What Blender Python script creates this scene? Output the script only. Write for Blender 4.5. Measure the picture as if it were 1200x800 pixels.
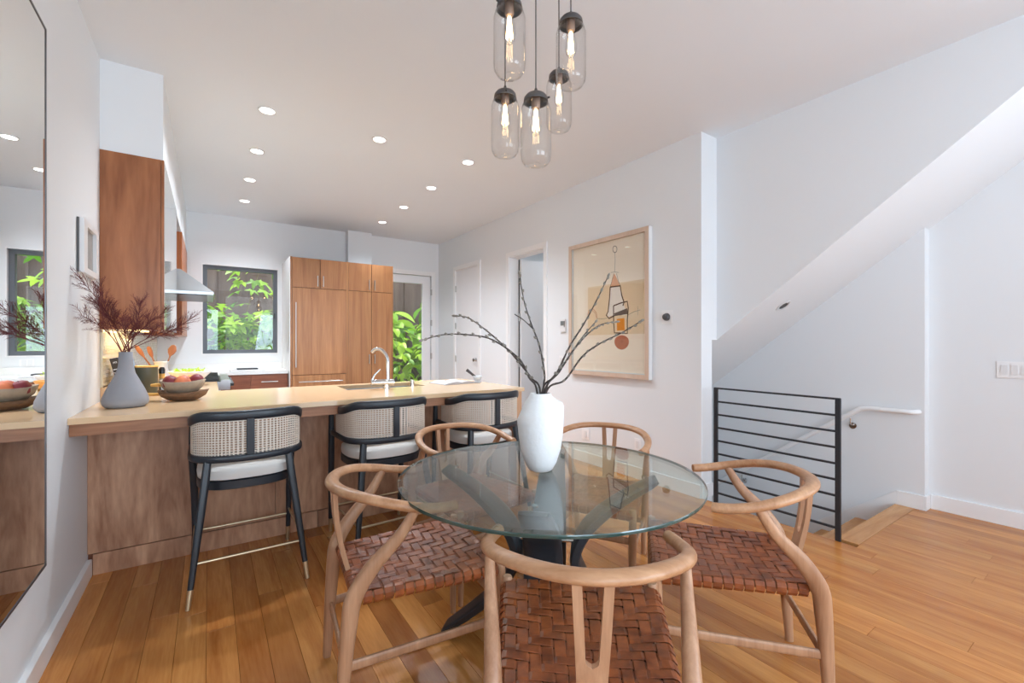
import bpy, bmesh, math, random
from mathutils import Vector, Matrix

for o in list(bpy.data.objects):
    bpy.data.objects.remove(o)
S = bpy.context.scene
COL = S.collection
PI = math.pi

# ------------------------------------------------------------------ camera, world, light
TH = math.atan2(355, 523.0)
cam_d = bpy.data.cameras.new('camera')
cam = bpy.data.objects.new('camera', cam_d)
COL.objects.link(cam)
cam.location = (0, 0, 1.27)
cam.rotation_euler = (PI / 2, 0, -TH)
cam_d.sensor_width = 36
cam_d.lens = 523.0 * 36 / 1200
cam_d.shift_y = 2 / 1200
cam_d.clip_start = 0.02
S.camera = cam

S.view_settings.view_transform = 'Standard'
S.view_settings.look = 'None'
S.view_settings.gamma = 1
S.view_settings.exposure = 0.05
S.cycles.use_denoising = True
S.cycles.max_bounces = 10
S.cycles.diffuse_bounces = 6
S.cycles.transparent_max_bounces = 24
S.cycles.caustics_reflective = False
S.cycles.caustics_refractive = False
S.cycles.sample_clamp_indirect = 6

W = bpy.data.worlds.new('world')
S.world = W
W.use_nodes = True
nt = W.node_tree
sky = nt.nodes.new('ShaderNodeTexSky')
sky.sky_type = 'HOSEK_WILKIE'
sky.sun_direction = Vector((-0.2, 0.25, 1.0)).normalized()
sky.turbidity = 5
sky.ground_albedo = 0.4
mixw = nt.nodes.new('ShaderNodeMixRGB')
mixw.inputs['Fac'].default_value = 0.65
mixw.inputs['Color2'].default_value = (0.9, 0.94, 1.0, 1)
nt.links.new(sky.outputs['Color'], mixw.inputs['Color1'])
bg = nt.nodes['Background']
nt.links.new(mixw.outputs['Color'], bg.inputs['Color'])
bg.inputs['Strength'].default_value = 3.4


def light(name, kind, loc, energy, color=(1, 1, 1), rot=(0, 0, 0), **kw):
    d = bpy.data.lights.new(name, kind)
    d.energy = energy
    d.color = color
    for k, v in kw.items():
        setattr(d, k, v)
    o = bpy.data.objects.new(name, d)
    COL.objects.link(o)
    o.location = loc
    o.rotation_euler = rot
    return o


light('sun', 'SUN', (2, 9, 8), 8.0, (1, 0.96, 0.88), Vector((-0.2, 0.25, 1.0)).to_track_quat('Z', 'Y').to_euler(), angle=0.02)
# daylight through the wide glazing behind the photographer
light('daylight_rear', 'AREA', (2.65, -3.1, 1.75), 66, (0.62, 0.82, 1.0), (PI / 2, 0, PI), shape='RECTANGLE', size=3.1, size_y=1.8)
# daylight through the side glazing of the dining room, far right
light('daylight_side', 'AREA', (4.62, -1.5, 1.5), 8, (0.80, 0.91, 1.0), (0, PI / 2, 0), shape='RECTANGLE', size=2.2, size_y=1.6)

# the photographer's flash, bounced off the ceiling behind and above the camera
light('bounce_flash', 'AREA', (2.2, -2.7, 1.6), 76, (0.62, 0.82, 1.0), (PI * 0.62, 0, 0.45), shape='RECTANGLE', size=1.8, size_y=1.4)

light('fill_left', 'AREA', (-0.3, -1.9, 1.45), 48, (0.66, 0.84, 1.0), (PI * 0.49, 0, -0.3), shape='RECTANGLE', size=1.1, size_y=1.7)  # unseen fill lamp added to lift the right wall and chairs, no window here

# ------------------------------------------------------------------ helpers


def srgb(r, g, b):
    def c(v):
        v /= 255
        return v / 12.92 if v <= 0.04045 else ((v + 0.055) / 1.055) ** 2.4
    return (c(r), c(g), c(b), 1)


def newmat(name):
    m = bpy.data.materials.new(name)
    m.use_nodes = True
    return m, m.node_tree, m.node_tree.nodes['Principled BSDF']


def plain(name, col, rough=0.5, metal=0.0, noise=0.0, nscale=30, bump=0.0, bscale=200, spec=0.5, coat=0):
    m, t, b = newmat(name)
    b.inputs['Base Color'].default_value = col
    b.inputs['Roughness'].default_value = rough
    b.inputs['Metallic'].default_value = metal
    b.inputs['Specular IOR Level'].default_value = spec
    b.inputs['Coat Weight'].default_value = coat
    tc = t.nodes.new('ShaderNodeTexCoord')
    if noise:
        n = t.nodes.new('ShaderNodeTexNoise')
        n.inputs['Scale'].default_value = nscale
        n.inputs['Detail'].default_value = 4
        t.links.new(tc.outputs['Object'], n.inputs['Vector'])
        mx = t.nodes.new('ShaderNodeMixRGB')
        mx.inputs['Color1'].default_value = tuple(c * (1 - noise) for c in col[:3]) + (1,)
        mx.inputs['Color2'].default_value = tuple(min(1, c * (1 + noise)) for c in col[:3]) + (1,)
        t.links.new(n.outputs['Fac'], mx.inputs['Fac'])
        t.links.new(mx.outputs['Color'], b.inputs['Base Color'])
    if bump:
        n = t.nodes.new('ShaderNodeTexNoise')
        n.inputs['Scale'].default_value = bscale
        t.links.new(tc.outputs['Object'], n.inputs['Vector'])
        bp = t.nodes.new('ShaderNodeBump')
        bp.inputs['Strength'].default_value = bump
        bp.inputs['Distance'].default_value = 0.002
        t.links.new(n.outputs['Fac'], bp.inputs['Height'])
        t.links.new(bp.outputs['Normal'], b.inputs['Normal'])
    return m


def wood(name, c1, c2, axis='z', scale=1.0, rough=0.4, stretch=14, rnd=0.0, figure=1.0, spec=0.4, world=False, c3=None):
    """grain runs along axis"""
    m, t, b = newmat(name)
    L = t.links
    tc = t.nodes.new('ShaderNodeTexCoord')
    mp = t.nodes.new('ShaderNodeMapping')
    s = {'x': (1 / stretch, 1, 1), 'y': (1, 1 / stretch, 1), 'z': (1, 1, 1 / stretch)}[axis]
    mp.inputs['Scale'].default_value = s
    if world:
        g = t.nodes.new('ShaderNodeNewGeometry')
        src = g.outputs['Position']
    else:
        src = tc.outputs['Object']
    oi = t.nodes.new('ShaderNodeObjectInfo')
    if rnd:
        mul = t.nodes.new('ShaderNodeMath')
        mul.operation = 'MULTIPLY'
        mul.inputs[1].default_value = 37.0
        L.new(oi.outputs['Random'], mul.inputs[0])
        cb = t.nodes.new('ShaderNodeCombineXYZ')
        for k in range(3):
            L.new(mul.outputs[0], cb.inputs[k])
        ad = t.nodes.new('ShaderNodeVectorMath')
        ad.operation = 'ADD'
        L.new(src, ad.inputs[0])
        L.new(cb.outputs[0], ad.inputs[1])
        src = ad.outputs[0]
    L.new(src, mp.inputs['Vector'])
    n1 = t.nodes.new('ShaderNodeTexNoise')
    n1.inputs['Scale'].default_value = 9 * scale
    n1.inputs['Detail'].default_value = 6
    n1.inputs['Distortion'].default_value = 1.2 * figure
    L.new(mp.outputs[0], n1.inputs['Vector'])
    n2 = t.nodes.new('ShaderNodeTexNoise')
    n2.inputs['Scale'].default_value = 75 * scale
    n2.inputs['Detail'].default_value = 5
    L.new(mp.outputs[0], n2.inputs['Vector'])
    r = t.nodes.new('ShaderNodeValToRGB')
    r.color_ramp.elements[0].position = 0.32
    r.color_ramp.elements[0].color = c1
    r.color_ramp.elements[1].position = 0.68
    r.color_ramp.elements[1].color = c2
    mix = t.nodes.new('ShaderNodeMath')
    mix.operation = 'MULTIPLY_ADD'
    L.new(n1.outputs['Fac'], mix.inputs[0])
    mix.inputs[1].default_value = 0.7
    m2 = t.nodes.new('ShaderNodeMath')
    m2.operation = 'MULTIPLY'
    m2.inputs[1].default_value = 0.3
    L.new(n2.outputs['Fac'], m2.inputs[0])
    L.new(m2.outputs[0], mix.inputs[2])
    L.new(mix.outputs[0], r.inputs['Fac'])
    out = r.outputs['Color']
    if rnd:
        hs = t.nodes.new('ShaderNodeHueSaturation')
        mr = t.nodes.new('ShaderNodeMapRange')
        mr.inputs['To Min'].default_value = 1 - rnd
        mr.inputs['To Max'].default_value = 1 + rnd
        L.new(oi.outputs['Random'], mr.inputs['Value'])
        L.new(mr.outputs[0], hs.inputs['Value'])
        L.new(out, hs.inputs['Color'])
        out = hs.outputs['Color']
        if c3:
            wn = t.nodes.new('ShaderNodeTexWhiteNoise')
            wn.noise_dimensions = '1D'
            L.new(mul.outputs[0], wn.inputs['W'])
            pw = t.nodes.new('ShaderNodeMath')
            pw.operation = 'POWER'
            pw.inputs[1].default_value = 2.0
            L.new(wn.outputs['Value'], pw.inputs[0])
            m3 = t.nodes.new('ShaderNodeMixRGB')
            m3.blend_type = 'MULTIPLY'
            L.new(pw.outputs[0], m3.inputs['Fac'])
            L.new(out, m3.inputs['Color1'])
            m3.inputs['Color2'].default_value = c3
            out = m3.outputs['Color']
    L.new(out, b.inputs['Base Color'])
    b.inputs['Roughness'].default_value = rough
    b.inputs['Specular IOR Level'].default_value = spec
    bp = t.nodes.new('ShaderNodeBump')
    bp.inputs['Strength'].default_value = 0.08
    bp.inputs['Distance'].default_value = 0.002
    L.new(n2.outputs['Fac'], bp.inputs['Height'])
    L.new(bp.outputs['Normal'], b.inputs['Normal'])
    return m


def glass(name, tint=(1, 1, 1, 1), ior=1.45, rough=0.0, boost=1.0):
    m = bpy.data.materials.new(name)
    m.use_nodes = True
    t = m.node_tree
    t.nodes.clear()
    out = t.nodes.new('ShaderNodeOutputMaterial')
    mx = t.nodes.new('ShaderNodeMixShader')
    tr = t.nodes.new('ShaderNodeBsdfTransparent')
    tr.inputs['Color'].default_value = tint
    gl = t.nodes.new('ShaderNodeBsdfGlossy')
    gl.inputs['Roughness'].default_value = rough
    # Schlick reflectance, the same from both sides of the sheet
    lw = t.nodes.new('ShaderNodeLayerWeight')
    lw.inputs['Blend'].default_value = 0.5
    pw = t.nodes.new('ShaderNodeMath')
    pw.operation = 'POWER'
    pw.inputs[1].default_value = 5.0
    t.links.new(lw.outputs['Facing'], pw.inputs[0])
    f0 = ((ior - 1) / (ior + 1)) ** 2 * boost
    mu = t.nodes.new('ShaderNodeMath')
    mu.operation = 'MULTIPLY_ADD'
    mu.use_clamp = True
    mu.inputs[1].default_value = 1 - f0
    mu.inputs[2].default_value = f0
    t.links.new(pw.outputs[0], mu.inputs[0])
    src = mu.outputs[0]
    t.links.new(src, mx.inputs[0])
    t.links.new(tr.outputs[0], mx.inputs[1])
    t.links.new(gl.outputs[0], mx.inputs[2])
    t.links.new(mx.outputs[0], out.inputs[0])
    return m


def emit(name, col, strength):
    m = bpy.data.materials.new(name)
    m.use_nodes = True
    t = m.node_tree
    t.nodes.clear()
    out = t.nodes.new('ShaderNodeOutputMaterial')
    e = t.nodes.new('ShaderNodeEmission')
    e.inputs['Color'].default_value = col
    e.inputs['Strength'].default_value = strength
    t.links.new(e.outputs[0], out.inputs[0])
    return m


def leafmat(name, c1, c2, c3=None):
    m, t, b = newmat(name)
    oi = t.nodes.new('ShaderNodeObjectInfo')
    r = t.nodes.new('ShaderNodeValToRGB')
    r.color_ramp.elements[0].color = c1
    r.color_ramp.elements[1].color = c2
    t.links.new(oi.outputs['Random'], r.inputs['Fac'])
    t.links.new(r.outputs[0], b.inputs['Base Color'])
    b.inputs['Roughness'].default_value = 0.45
    out = t.nodes['Material Output']
    tl = t.nodes.new('ShaderNodeBsdfTranslucent')
    t.links.new(r.outputs[0], tl.inputs['Color'])
    mx = t.nodes.new('ShaderNodeMixShader')
    mx.inputs[0].default_value = 0.45
    t.links.new(b.outputs[0], mx.inputs[1])
    t.links.new(tl.outputs[0], mx.inputs[2])
    t.links.new(mx.outputs[0], out.inputs[0])
    return m


M = {}
M['wall'] = plain('wall_paint', (0.79, 0.81, 0.825, 1), 0.6, bump=0.03, bscale=300, spec=0.2)
M['ceiling'] = plain('ceiling_paint', (0.80, 0.832, 0.86, 1), 0.8, spec=0.1)
M['trim'] = plain('trim_paint', (0.86, 0.86, 0.86, 1), 0.35, spec=0.4)
M['door'] = plain('door_paint', (0.84, 0.84, 0.85, 1), 0.4)
M['floor'] = wood('oak_floor', srgb(172, 104, 46), srgb(214, 150, 82), 'y', 1.3, 0.27, 12, rnd=0.15, figure=0.6, world=True, c3=(0.66, 0.54, 0.44, 1))
M['floorx'] = wood('oak_floor_cross', srgb(180, 120, 66), srgb(212, 158, 98), 'x', 1.3, 0.27, 9, figure=0.6, world=True)
M['sub'] = plain('sub_floor', srgb(60, 35, 18), 0.8)
M['walnut'] = wood('walnut_panel', srgb(148, 102, 76), srgb(214, 170, 138), 'z', 0.6, 0.35, 5.0, rnd=0.05, figure=1.8)
M['walnutx'] = wood('walnut_trim', srgb(120, 78, 54), srgb(178, 126, 92), 'x', 1.0, 0.35, 14, figure=1.2)
M['cabend'] = wood('walnut_cabinet_end', srgb(130, 78, 46), srgb(178, 116, 76), 'z', 0.55, 0.35, 8, figure=1.6)
M['cab'] = wood('walnut_cabinet', srgb(132, 84, 50), srgb(176, 124, 80), 'z', 1.5, 0.34, 26, rnd=0.08, figure=0.7)
M['lowcab'] = wood('walnut_low_cabinet', srgb(112, 62, 44), srgb(150, 92, 66), 'x', 1.2, 0.35, 14, rnd=0.04)
M['palewood'] = wood('pale_edge_wood', srgb(190, 144, 108), srgb(214, 168, 130), 'z', 1.0, 0.4, 14)
M['oak'] = wood('chair_oak', srgb(154, 110, 80), srgb(196, 152, 118), 'z', 1.8, 0.38, 22, figure=0.5)
M['oakrail'] = wood('chair_rail_oak', srgb(162, 114, 78), srgb(204, 158, 120), 'x', 1.6, 0.33, 4, figure=0.5)
M['black'] = plain('black_lacquer', srgb(34, 39, 46), 0.36, noise=0.15, nscale=60)
M['steel_dark'] = plain('charcoal_steel', srgb(52, 55, 60), 0.45, metal=0.3)
M['tablebase'] = plain('dark_table_base', srgb(40, 45, 52), 0.38, noise=0.1, nscale=12)
M['cane'] = plain('cane', srgb(222, 208, 192), 0.55, noise=0.08, nscale=80)
M['fabric'] = plain('cream_fabric', srgb(226, 222, 216), 0.9, bump=0.3, bscale=500, spec=0.1)
M['brass'] = plain('brass', srgb(214, 198, 164), 0.3, metal=0.9)
M['chrome'] = plain('chrome', srgb(215, 215, 215), 0.12, metal=1.0)
M['nickel'] = plain('brushed_nickel', srgb(190, 188, 185), 0.3, metal=1.0)
M['stainless'] = plain('stainless', srgb(190, 192, 194), 0.28, metal=0.9, noise=0.04, nscale=8)
M['counter'] = plain('quartz_counter', srgb(222, 188, 148), 0.16, noise=0.02, nscale=40, spec=0.6)
M['whitecounter'] = plain('white_quartz', srgb(232, 232, 230), 0.2, spec=0.6)
M['glass'] = glass('clear_glass', (0.97, 0.985, 0.98, 1), 1.5)
M['tableglass'] = glass('green_table_glass', (0.87, 0.93, 0.90, 1), 1.55, boost=2.3)
M['edgeglass'] = plain('green_glass_edge', srgb(46, 78, 74), 0.08, spec=0.9)
M['jar'] = glass('lamp_glass', (0.975, 0.975, 0.972, 1), 1.42)
M['filament'] = emit('filament', (1.0, 0.62, 0.28, 1), 38)
M['bulbglow'] = emit('glowing_core', (1.0, 0.80, 0.52, 1), 9)
M['socket'] = plain('lamp_socket', srgb(150, 120, 100), 0.4, metal=0.2)
M['pewter'] = plain('dark_pewter', srgb(95, 94, 95), 0.35, metal=0.7)
M['cord'] = plain('grey_cord', srgb(120, 118, 116), 0.7)
M['lens'] = emit('downlight_lens', (1, 0.96, 0.9, 1), 7)
M['ring'] = plain('downlight_ring', srgb(225, 225, 225), 0.3, metal=0.2)
M['mirror'] = plain('mirror', (0.9, 0.92, 0.92, 1), 0.0, metal=1.0)
M['vasewhite'] = plain('white_plaster', srgb(242, 243, 242), 0.85, noise=0.03, nscale=14, bump=0.7, bscale=60, spec=0.2)
M['vasegrey'] = plain('grey_stoneware', srgb(140, 141, 147), 0.7, noise=0.03, nscale=100)
M['twig'] = plain('dark_twig', srgb(62, 54, 50), 0.8, noise=0.2, nscale=60)
M['catkin'] = plain('grey_catkin', srgb(134, 128, 118), 0.8, noise=0.25, nscale=50)
M['redtwig'] = plain('dried_red_twig', srgb(98, 40, 40), 0.85, noise=0.35, nscale=14)
M['paper'] = plain('art_paper', srgb(250, 230, 210), 0.8)
M['artframe'] = wood('maple_frame', srgb(200, 174, 154), srgb(214, 192, 172), 'z', 1.2, 0.45, 14)
M['white'] = plain('white_plastic', srgb(228, 228, 228), 0.35)
M['dark'] = plain('dark_plastic', srgb(36, 36, 38), 0.3)
M['winframe'] = plain('grey_window_frame', srgb(96, 100, 106), 0.45)
M['blackiron'] = plain('black_iron', srgb(34, 34, 35), 0.4)
M['olive'] = plain('olive_enamel', srgb(80, 78, 60), 0.35)
M['spoonwood'] = wood('spoon_wood', srgb(120, 70, 44), srgb(156, 98, 62), 'z', 2, 0.5, 8)
M['yellowwood'] = wood('yellow_wood', srgb(196, 148, 74), srgb(222, 178, 100), 'x', 2, 0.5, 8)
M['bowlwood'] = plain('weathered_wood', srgb(158, 140, 120), 0.8, noise=0.35, nscale=28, bump=0.8, bscale=50)
M['barkwood'] = plain('rough_bowl_wood', srgb(112, 82, 58), 0.85, noise=0.45, nscale=40, bump=1.0, bscale=80)
M['fence'] = wood('brown_fence', srgb(84, 68, 62), srgb(124, 106, 98), 'z', 0.6, 0.8, 10, rnd=0.12)
M['soil'] = plain('dark_soil', srgb(50, 42, 34), 0.95, noise=0.4, nscale=6)
M['leaf_bright'] = leafmat('bright_leaf', srgb(96, 150, 26), srgb(190, 224, 70))
M['leaf_fig'] = leafmat('fig_leaf', srgb(74, 130, 34), srgb(176, 214, 84))
M['leaf_dark'] = leafmat('dark_leaf', srgb(34, 74, 34), srgb(84, 128, 56))
M['stem'] = plain('plant_stem', srgb(120, 104, 76), 0.8)
M['tile'] = plain('glazed_backsplash_tile', srgb(226, 220, 196), 0.15, noise=0.05, nscale=9, spec=0.6)
M['grout'] = plain('grout', srgb(196, 190, 170), 0.8)


def fruitmat():
    m, t, b = newmat('peach_skin')
    tc = t.nodes.new('ShaderNodeTexCoord')
    n = t.nodes.new('ShaderNodeTexNoise')
    n.inputs['Scale'].default_value = 14
    oi = t.nodes.new('ShaderNodeObjectInfo')
    ad = t.nodes.new('ShaderNodeMath')
    ad.operation = 'MULTIPLY_ADD'
    ad.inputs[1].default_value = 0.55
    t.links.new(oi.outputs['Random'], ad.inputs[0])
    t.links.new(n.outputs['Fac'], ad.inputs[2])
    t.links.new(tc.outputs['Object'], n.inputs['Vector'])
    r = t.nodes.new('ShaderNodeValToRGB')
    r.color_ramp.elements[0].position = 0.55
    r.color_ramp.elements[0].color = srgb(130, 40, 44)
    r.color_ramp.elements[1].position = 0.95
    r.color_ramp.elements[1].color = srgb(226, 130, 88)
    t.links.new(ad.outputs[0], r.inputs[0])
    t.links.new(r.outputs[0], b.inputs['Base Color'])
    b.inputs['Roughness'].default_value = 0.6
    return m


M['fruit'] = fruitmat()


def leathermat():
    m, t, b = newmat('tan_leather')
    L = t.links
    tc = t.nodes.new('ShaderNodeTexCoord')
    oi = t.nodes.new('ShaderNodeObjectInfo')
    n = t.nodes.new('ShaderNodeTexNoise')
    n.inputs['Scale'].default_value = 26
    n.inputs['Detail'].default_value = 5
    L.new(tc.outputs['Object'], n.inputs['Vector'])
    r = t.nodes.new('ShaderNodeValToRGB')
    r.color_ramp.elements[0].position = 0.3
    r.color_ramp.elements[0].color = srgb(104, 50, 24)
    r.color_ramp.elements[1].position = 0.72
    r.color_ramp.elements[1].color = srgb(160, 86, 42)
    L.new(n.outputs['Fac'], r.inputs[0])
    hs = t.nodes.new('ShaderNodeHueSaturation')
    mr = t.nodes.new('ShaderNodeMapRange')
    mr.inputs['To Min'].default_value = 0.82
    mr.inputs['To Max'].default_value = 1.12
    L.new(oi.outputs['Random'], mr.inputs['Value'])
    L.new(mr.outputs[0], hs.inputs['Value'])
    L.new(r.outputs[0], hs.inputs['Color'])
    L.new(hs.outputs[0], b.inputs['Base Color'])
    b.inputs['Roughness'].default_value = 0.36
    n2 = t.nodes.new('ShaderNodeTexNoise')
    n2.inputs['Scale'].default_value = 260
    L.new(tc.outputs['Object'], n2.inputs['Vector'])
    bp = t.nodes.new('ShaderNodeBump')
    bp.inputs['Strength'].default_value = 0.15
    bp.inputs['Distance'].default_value = 0.002
    L.new(n2.outputs['Fac'], bp.inputs['Height'])
    L.new(bp.outputs[0], b.inputs['Normal'])
    return m


M['leather'] = leathermat()

# ---- geometry helpers


def BM():
    return bmesh.new()


def obj(name, bm, mat, parent=None, smooth=False, bevel=0.0, loc=None, rot=None):
    if bevel:
        bmesh.ops.bevel(bm, geom=list(bm.edges), offset=bevel, segments=2, affect='EDGES', clamp_overlap=True)
    bmesh.ops.recalc_face_normals(bm, faces=bm.faces)
    me = bpy.data.meshes.new(name)
    bm.to_mesh(me)
    bm.free()
    mats = mat if isinstance(mat, (list, tuple)) else [mat]
    for m in mats:
        me.materials.append(M[m] if isinstance(m, str) else m)
    if smooth:
        me.polygons.foreach_set('use_smooth', [True] * len(me.polygons))
        if smooth != 'all':
            me.set_sharp_from_angle(angle=math.radians(42))
    o = bpy.data.objects.new(name, me)
    COL.objects.link(o)
    if parent is not None:
        o.parent = parent
    if loc is not None:
        o.location = loc
    if rot is not None:
        o.rotation_euler = rot
    return o


def tag(o, label=None, cat=None, group=None, kind=None):
    if label:
        o['label'] = label
    if cat:
        o['category'] = cat
    if group:
        o['group'] = group
    if kind:
        o['kind'] = kind
    return o


def thing(name, label, cat, loc=(0, 0, 0), rz=0, group=None):
    o = bpy.data.objects.new(name, None)
    COL.objects.link(o)
    o.location = loc
    o.rotation_euler = (0, 0, rz)
    o.empty_display_size = 0.1
    return tag(o, label, cat, group)


def struct(name, bm, mat, parent=None, **kw):
    o = obj(name, bm, mat, parent, **kw)
    if parent is None:
        o['kind'] = 'structure'
    return o


def box(bm, x0, x1, y0, y1, z0, z1):
    vs = [bm.verts.new((x, y, z)) for x in (x0, x1) for y in (y0, y1) for z in (z0, z1)]
    for f in ((0, 1, 3, 2), (4, 6, 7, 5), (0, 4, 5, 1), (2, 3, 7, 6), (0, 2, 6, 4), (1, 5, 7, 3)):
        bm.faces.new([vs[i] for i in f])
    return bm


def bx(*a):
    return box(BM(), *a)


def prism(bm, poly, axis, a, b):
    def p(u, v, w):
        return {'x': (w, u, v), 'y': (u, w, v), 'z': (u, v, w)}[axis]
    A = [bm.verts.new(p(u, v, a)) for u, v in poly]
    B = [bm.verts.new(p(u, v, b)) for u, v in poly]
    bm.faces.new(A)
    bm.faces.new(B[::-1])
    n = len(poly)
    for i in range(n):
        bm.faces.new((A[i], B[i], B[(i + 1) % n], A[(i + 1) % n]))
    return bm


def lathe(bm, prof, seg=24, c=(0, 0), a0=0):
    rings = []
    for r, z in prof:
        if r < 1e-5:
            rings.append([bm.verts.new((c[0], c[1], z))])
        else:
            rings.append([bm.verts.new((c[0] + r * math.cos(a0 + 2 * PI * k / seg), c[1] + r * math.sin(a0 + 2 * PI * k / seg), z)) for k in range(seg)])
    for A, B in zip(rings, rings[1:]):
        for k in range(seg):
            k2 = (k + 1) % seg
            if len(A) == 1 and len(B) == 1:
                continue
            if len(A) == 1:
                bm.faces.new((A[0], B[k2], B[k]))
            elif len(B) == 1:
                bm.faces.new((A[k], A[k2], B[0]))
            else:
                bm.faces.new((A[k], A[k2], B[k2], B[k]))
    for R in (rings[0], rings[-1]):
        if len(R) > 2:
            try:
                bm.faces.new(R)
            except ValueError:
                pass
    return bm


def tube(bm, pts, rad, seg=10, side=None, cap=True, power=2.0):
    """sweep an ellipse; rad: float | list of float | list of (rs, ru). side: fixed reference 'side' direction fn/list/vector."""
    P = [Vector(p) for p in pts]
    n = len(P)
    rings = []
    prev = None
    for i in range(n):
        T = (P[min(i + 1, n - 1)] - P[max(i - 1, 0)]).normalized()
        if side is not None:
            s = Vector(side[i]) if isinstance(side, list) else Vector(side)
            s = (s - T * s.dot(T)).normalized()
        elif prev is None:
            a = Vector((0, 0, 1)) if abs(T.z) < 0.9 else Vector((1, 0, 0))
            s = T.cross(a).normalized()
        else:
            s = (prev - T * prev.dot(T)).normalized()
        prev = s
        u = T.cross(s)
        r = rad[i] if isinstance(rad, list) else rad
        rs, ru = r if isinstance(r, tuple) else (r, r)
        ring = []
        for k in range(seg):
            a = 2 * PI * (k + 0.5) / seg
            ca, sa = math.cos(a), math.sin(a)
            ca = math.copysign(abs(ca) ** (2 / power), ca)
            sa = math.copysign(abs(sa) ** (2 / power), sa)
            ring.append(bm.verts.new(P[i] + s * (rs * ca) + u * (ru * sa)))
        rings.append(ring)
    for A, B in zip(rings, rings[1:]):
        for k in range(seg):
            bm.faces.new((A[k], A[(k + 1) % seg], B[(k + 1) % seg], B[k]))
    if cap:
        bm.faces.new(rings[0][::-1])
        bm.faces.new(rings[-1])
    return bm


def catmull(pts, n=8):
    P = [Vector(p) for p in pts]
    out = []
    for i in range(len(P) - 1):
        p0 = P[max(i - 1, 0)]
        p1, p2 = P[i], P[i + 1]
        p3 = P[min(i + 2, len(P) - 1)]
        for k in range(n):
            t = k / n
            out.append(0.5 * ((2 * p1) + (p2 - p0) * t + (2 * p0 - 5 * p1 + 4 * p2 - p3) * t * t + (3 * p1 - p0 - 3 * p2 + p3) * t ** 3))
    out.append(P[-1])
    return out


def lerpl(vals, m):
    """resample list of floats/tuples to m values"""
    out = []
    for i in range(m):
        t = i / (m - 1) * (len(vals) - 1)
        k = min(int(t), len(vals) - 2)
        fr = t - k
        a, b = vals[k], vals[k + 1]
        if isinstance(a, tuple):
            out.append(tuple(x + (y - x) * fr for x, y in zip(a, b)))
        else:
            out.append(a + (b - a) * fr)
    return out


def copy_tree(o, parent=None):
    c = o.copy()
    COL.objects.link(c)
    c.parent = parent
    for ch in list(o.children):
        copy_tree(ch, c)
    return c


# camera frame used only to turn measured pixels into world points while laying things out
RT = Vector((math.cos(TH), -math.sin(TH), 0))
FW = Vector((math.sin(TH), math.cos(TH), 0))
EYE = Vector((0, 0, 1.27))


def at(u, v, depth):
    return EYE + (FW + RT * ((u - 600) / 523.0) + Vector((0, 0, (402 - v) / 523.0))) * depth


XL, XR, YB, H = -0.55, 3.33, 7.2, 3.0
XU, XS, XW = 3.55, 4.5, 4.6     # upper stair wall, stair wall, switch wall
YE = 2.15                       # end of the picture wall
YF = -3.05                      # glazed wall behind the photographer

# ------------------------------------------------------------------ floor and ceiling
bm = BM()
box(bm, XL - 0.1, 3.38, YF - 0.1, YB + 0.1, -0.18, -0.02)
box(bm, 3.38, XW + 0.1, YF - 0.1, 1.2, -0.18, -0.02)
box(bm, 3.48, 5.4, 3.75, 5.6, -0.18, -0.02)
floor = struct('floor', bm, 'sub')
PW = 0.108
rnd = random.Random(5)
unit = bx(0, 1, 0, 1, 0, 1)
meshes = []


def plank_mesh(mat='floor'):
    b = BM()
    e = 0.004
    vs0 = [b.verts.new(v) for v in ((0.004, 0.0005, 0), (0.996, 0.0005, 0), (0.996, 0.9995, 0), (0.004, 0.9995, 0))]
    vs1 = [b.verts.new((x, y, 0.95)) for x, y in ((0.004, 0.0005), (0.996, 0.0005), (0.996, 0.9995), (0.004, 0.9995))]
    vs2 = [b.verts.new((x, y, 1)) for x, y in ((0.009, 0.0009), (0.991, 0.0009), (0.991, 0.9991), (0.009, 0.9991))]
    for A, B in ((vs0, vs1), (vs1, vs2)):
        for k in range(4):
            b.faces.new((A[k], A[(k + 1) % 4], B[(k + 1) % 4], B[k]))
    b.faces.new(vs2)
    b.faces.new(vs0[::-1])
    me = bpy.data.meshes.new('plank')
    bmesh.ops.recalc_face_normals(b, faces=b.faces)
    b.to_mesh(me)
    b.free()
    me.materials.append(M[mat])
    return me


pm = plank_mesh()
far = BM()
x = XL
count = 0
while x < XW - 0.001:
    w = min(PW, XW - x)
    y = YF - rnd.random() * 1.2
    ytop = (3.98 if x < 2.08 else YB) if x + w <= 3.385 else 1.095
    xx1 = min(x + w, 3.379) if (x < 3.379 < x + w) else x + w
    while y < ytop:
        if x < 2.08 and y > 3.97:
            break
        ln = rnd.uniform(0.7, 2.0)
        a, b_ = max(y, YF), min(y + ln, ytop)
        y += ln
        if b_ - a < 0.02:
            continue
        if ytop - b_ < 0.2:
            b_ = ytop
            y = ytop
        seen = b_ > 0.0 and (a < 3.4 or x > 2.05) and (x < 2.05 or a > -0.2) and (x - 0.3 < max(b_, 0.2) * 4) and not (x > 3.1 and b_ < -0.1)
        if seen and count < 296:
            o = bpy.data.objects.new('plank', pm)
            COL.objects.link(o)
            o.parent = floor
            o.location = (x, a, -0.0205)
            o.scale = (w, b_ - a, 0.0205)
            count += 1
        else:
            box(far, x + 0.0005, x + w - 0.0005, a + 0.0005, b_ - 0.0005, -0.0205, 0)
    x += w
kt = BM()
for i in range(5):
    for j in range(6):
        x0_, y0_ = XL + i * 0.5405, 3.985 + j * 0.536
        box(kt, x0_ + 0.001, min(x0_ + 0.5385, 2.15), y0_ + 0.001, y0_ + 0.534, -0.0195, 0)
kto = obj('bounce_tile', kt, plain('pale_bounce_tile', srgb(226, 226, 222), 0.5), floor)  # hidden pale tile, made up to keep the kitchen's bounce light neutral
kto['kind'] = 'stuff'
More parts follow.
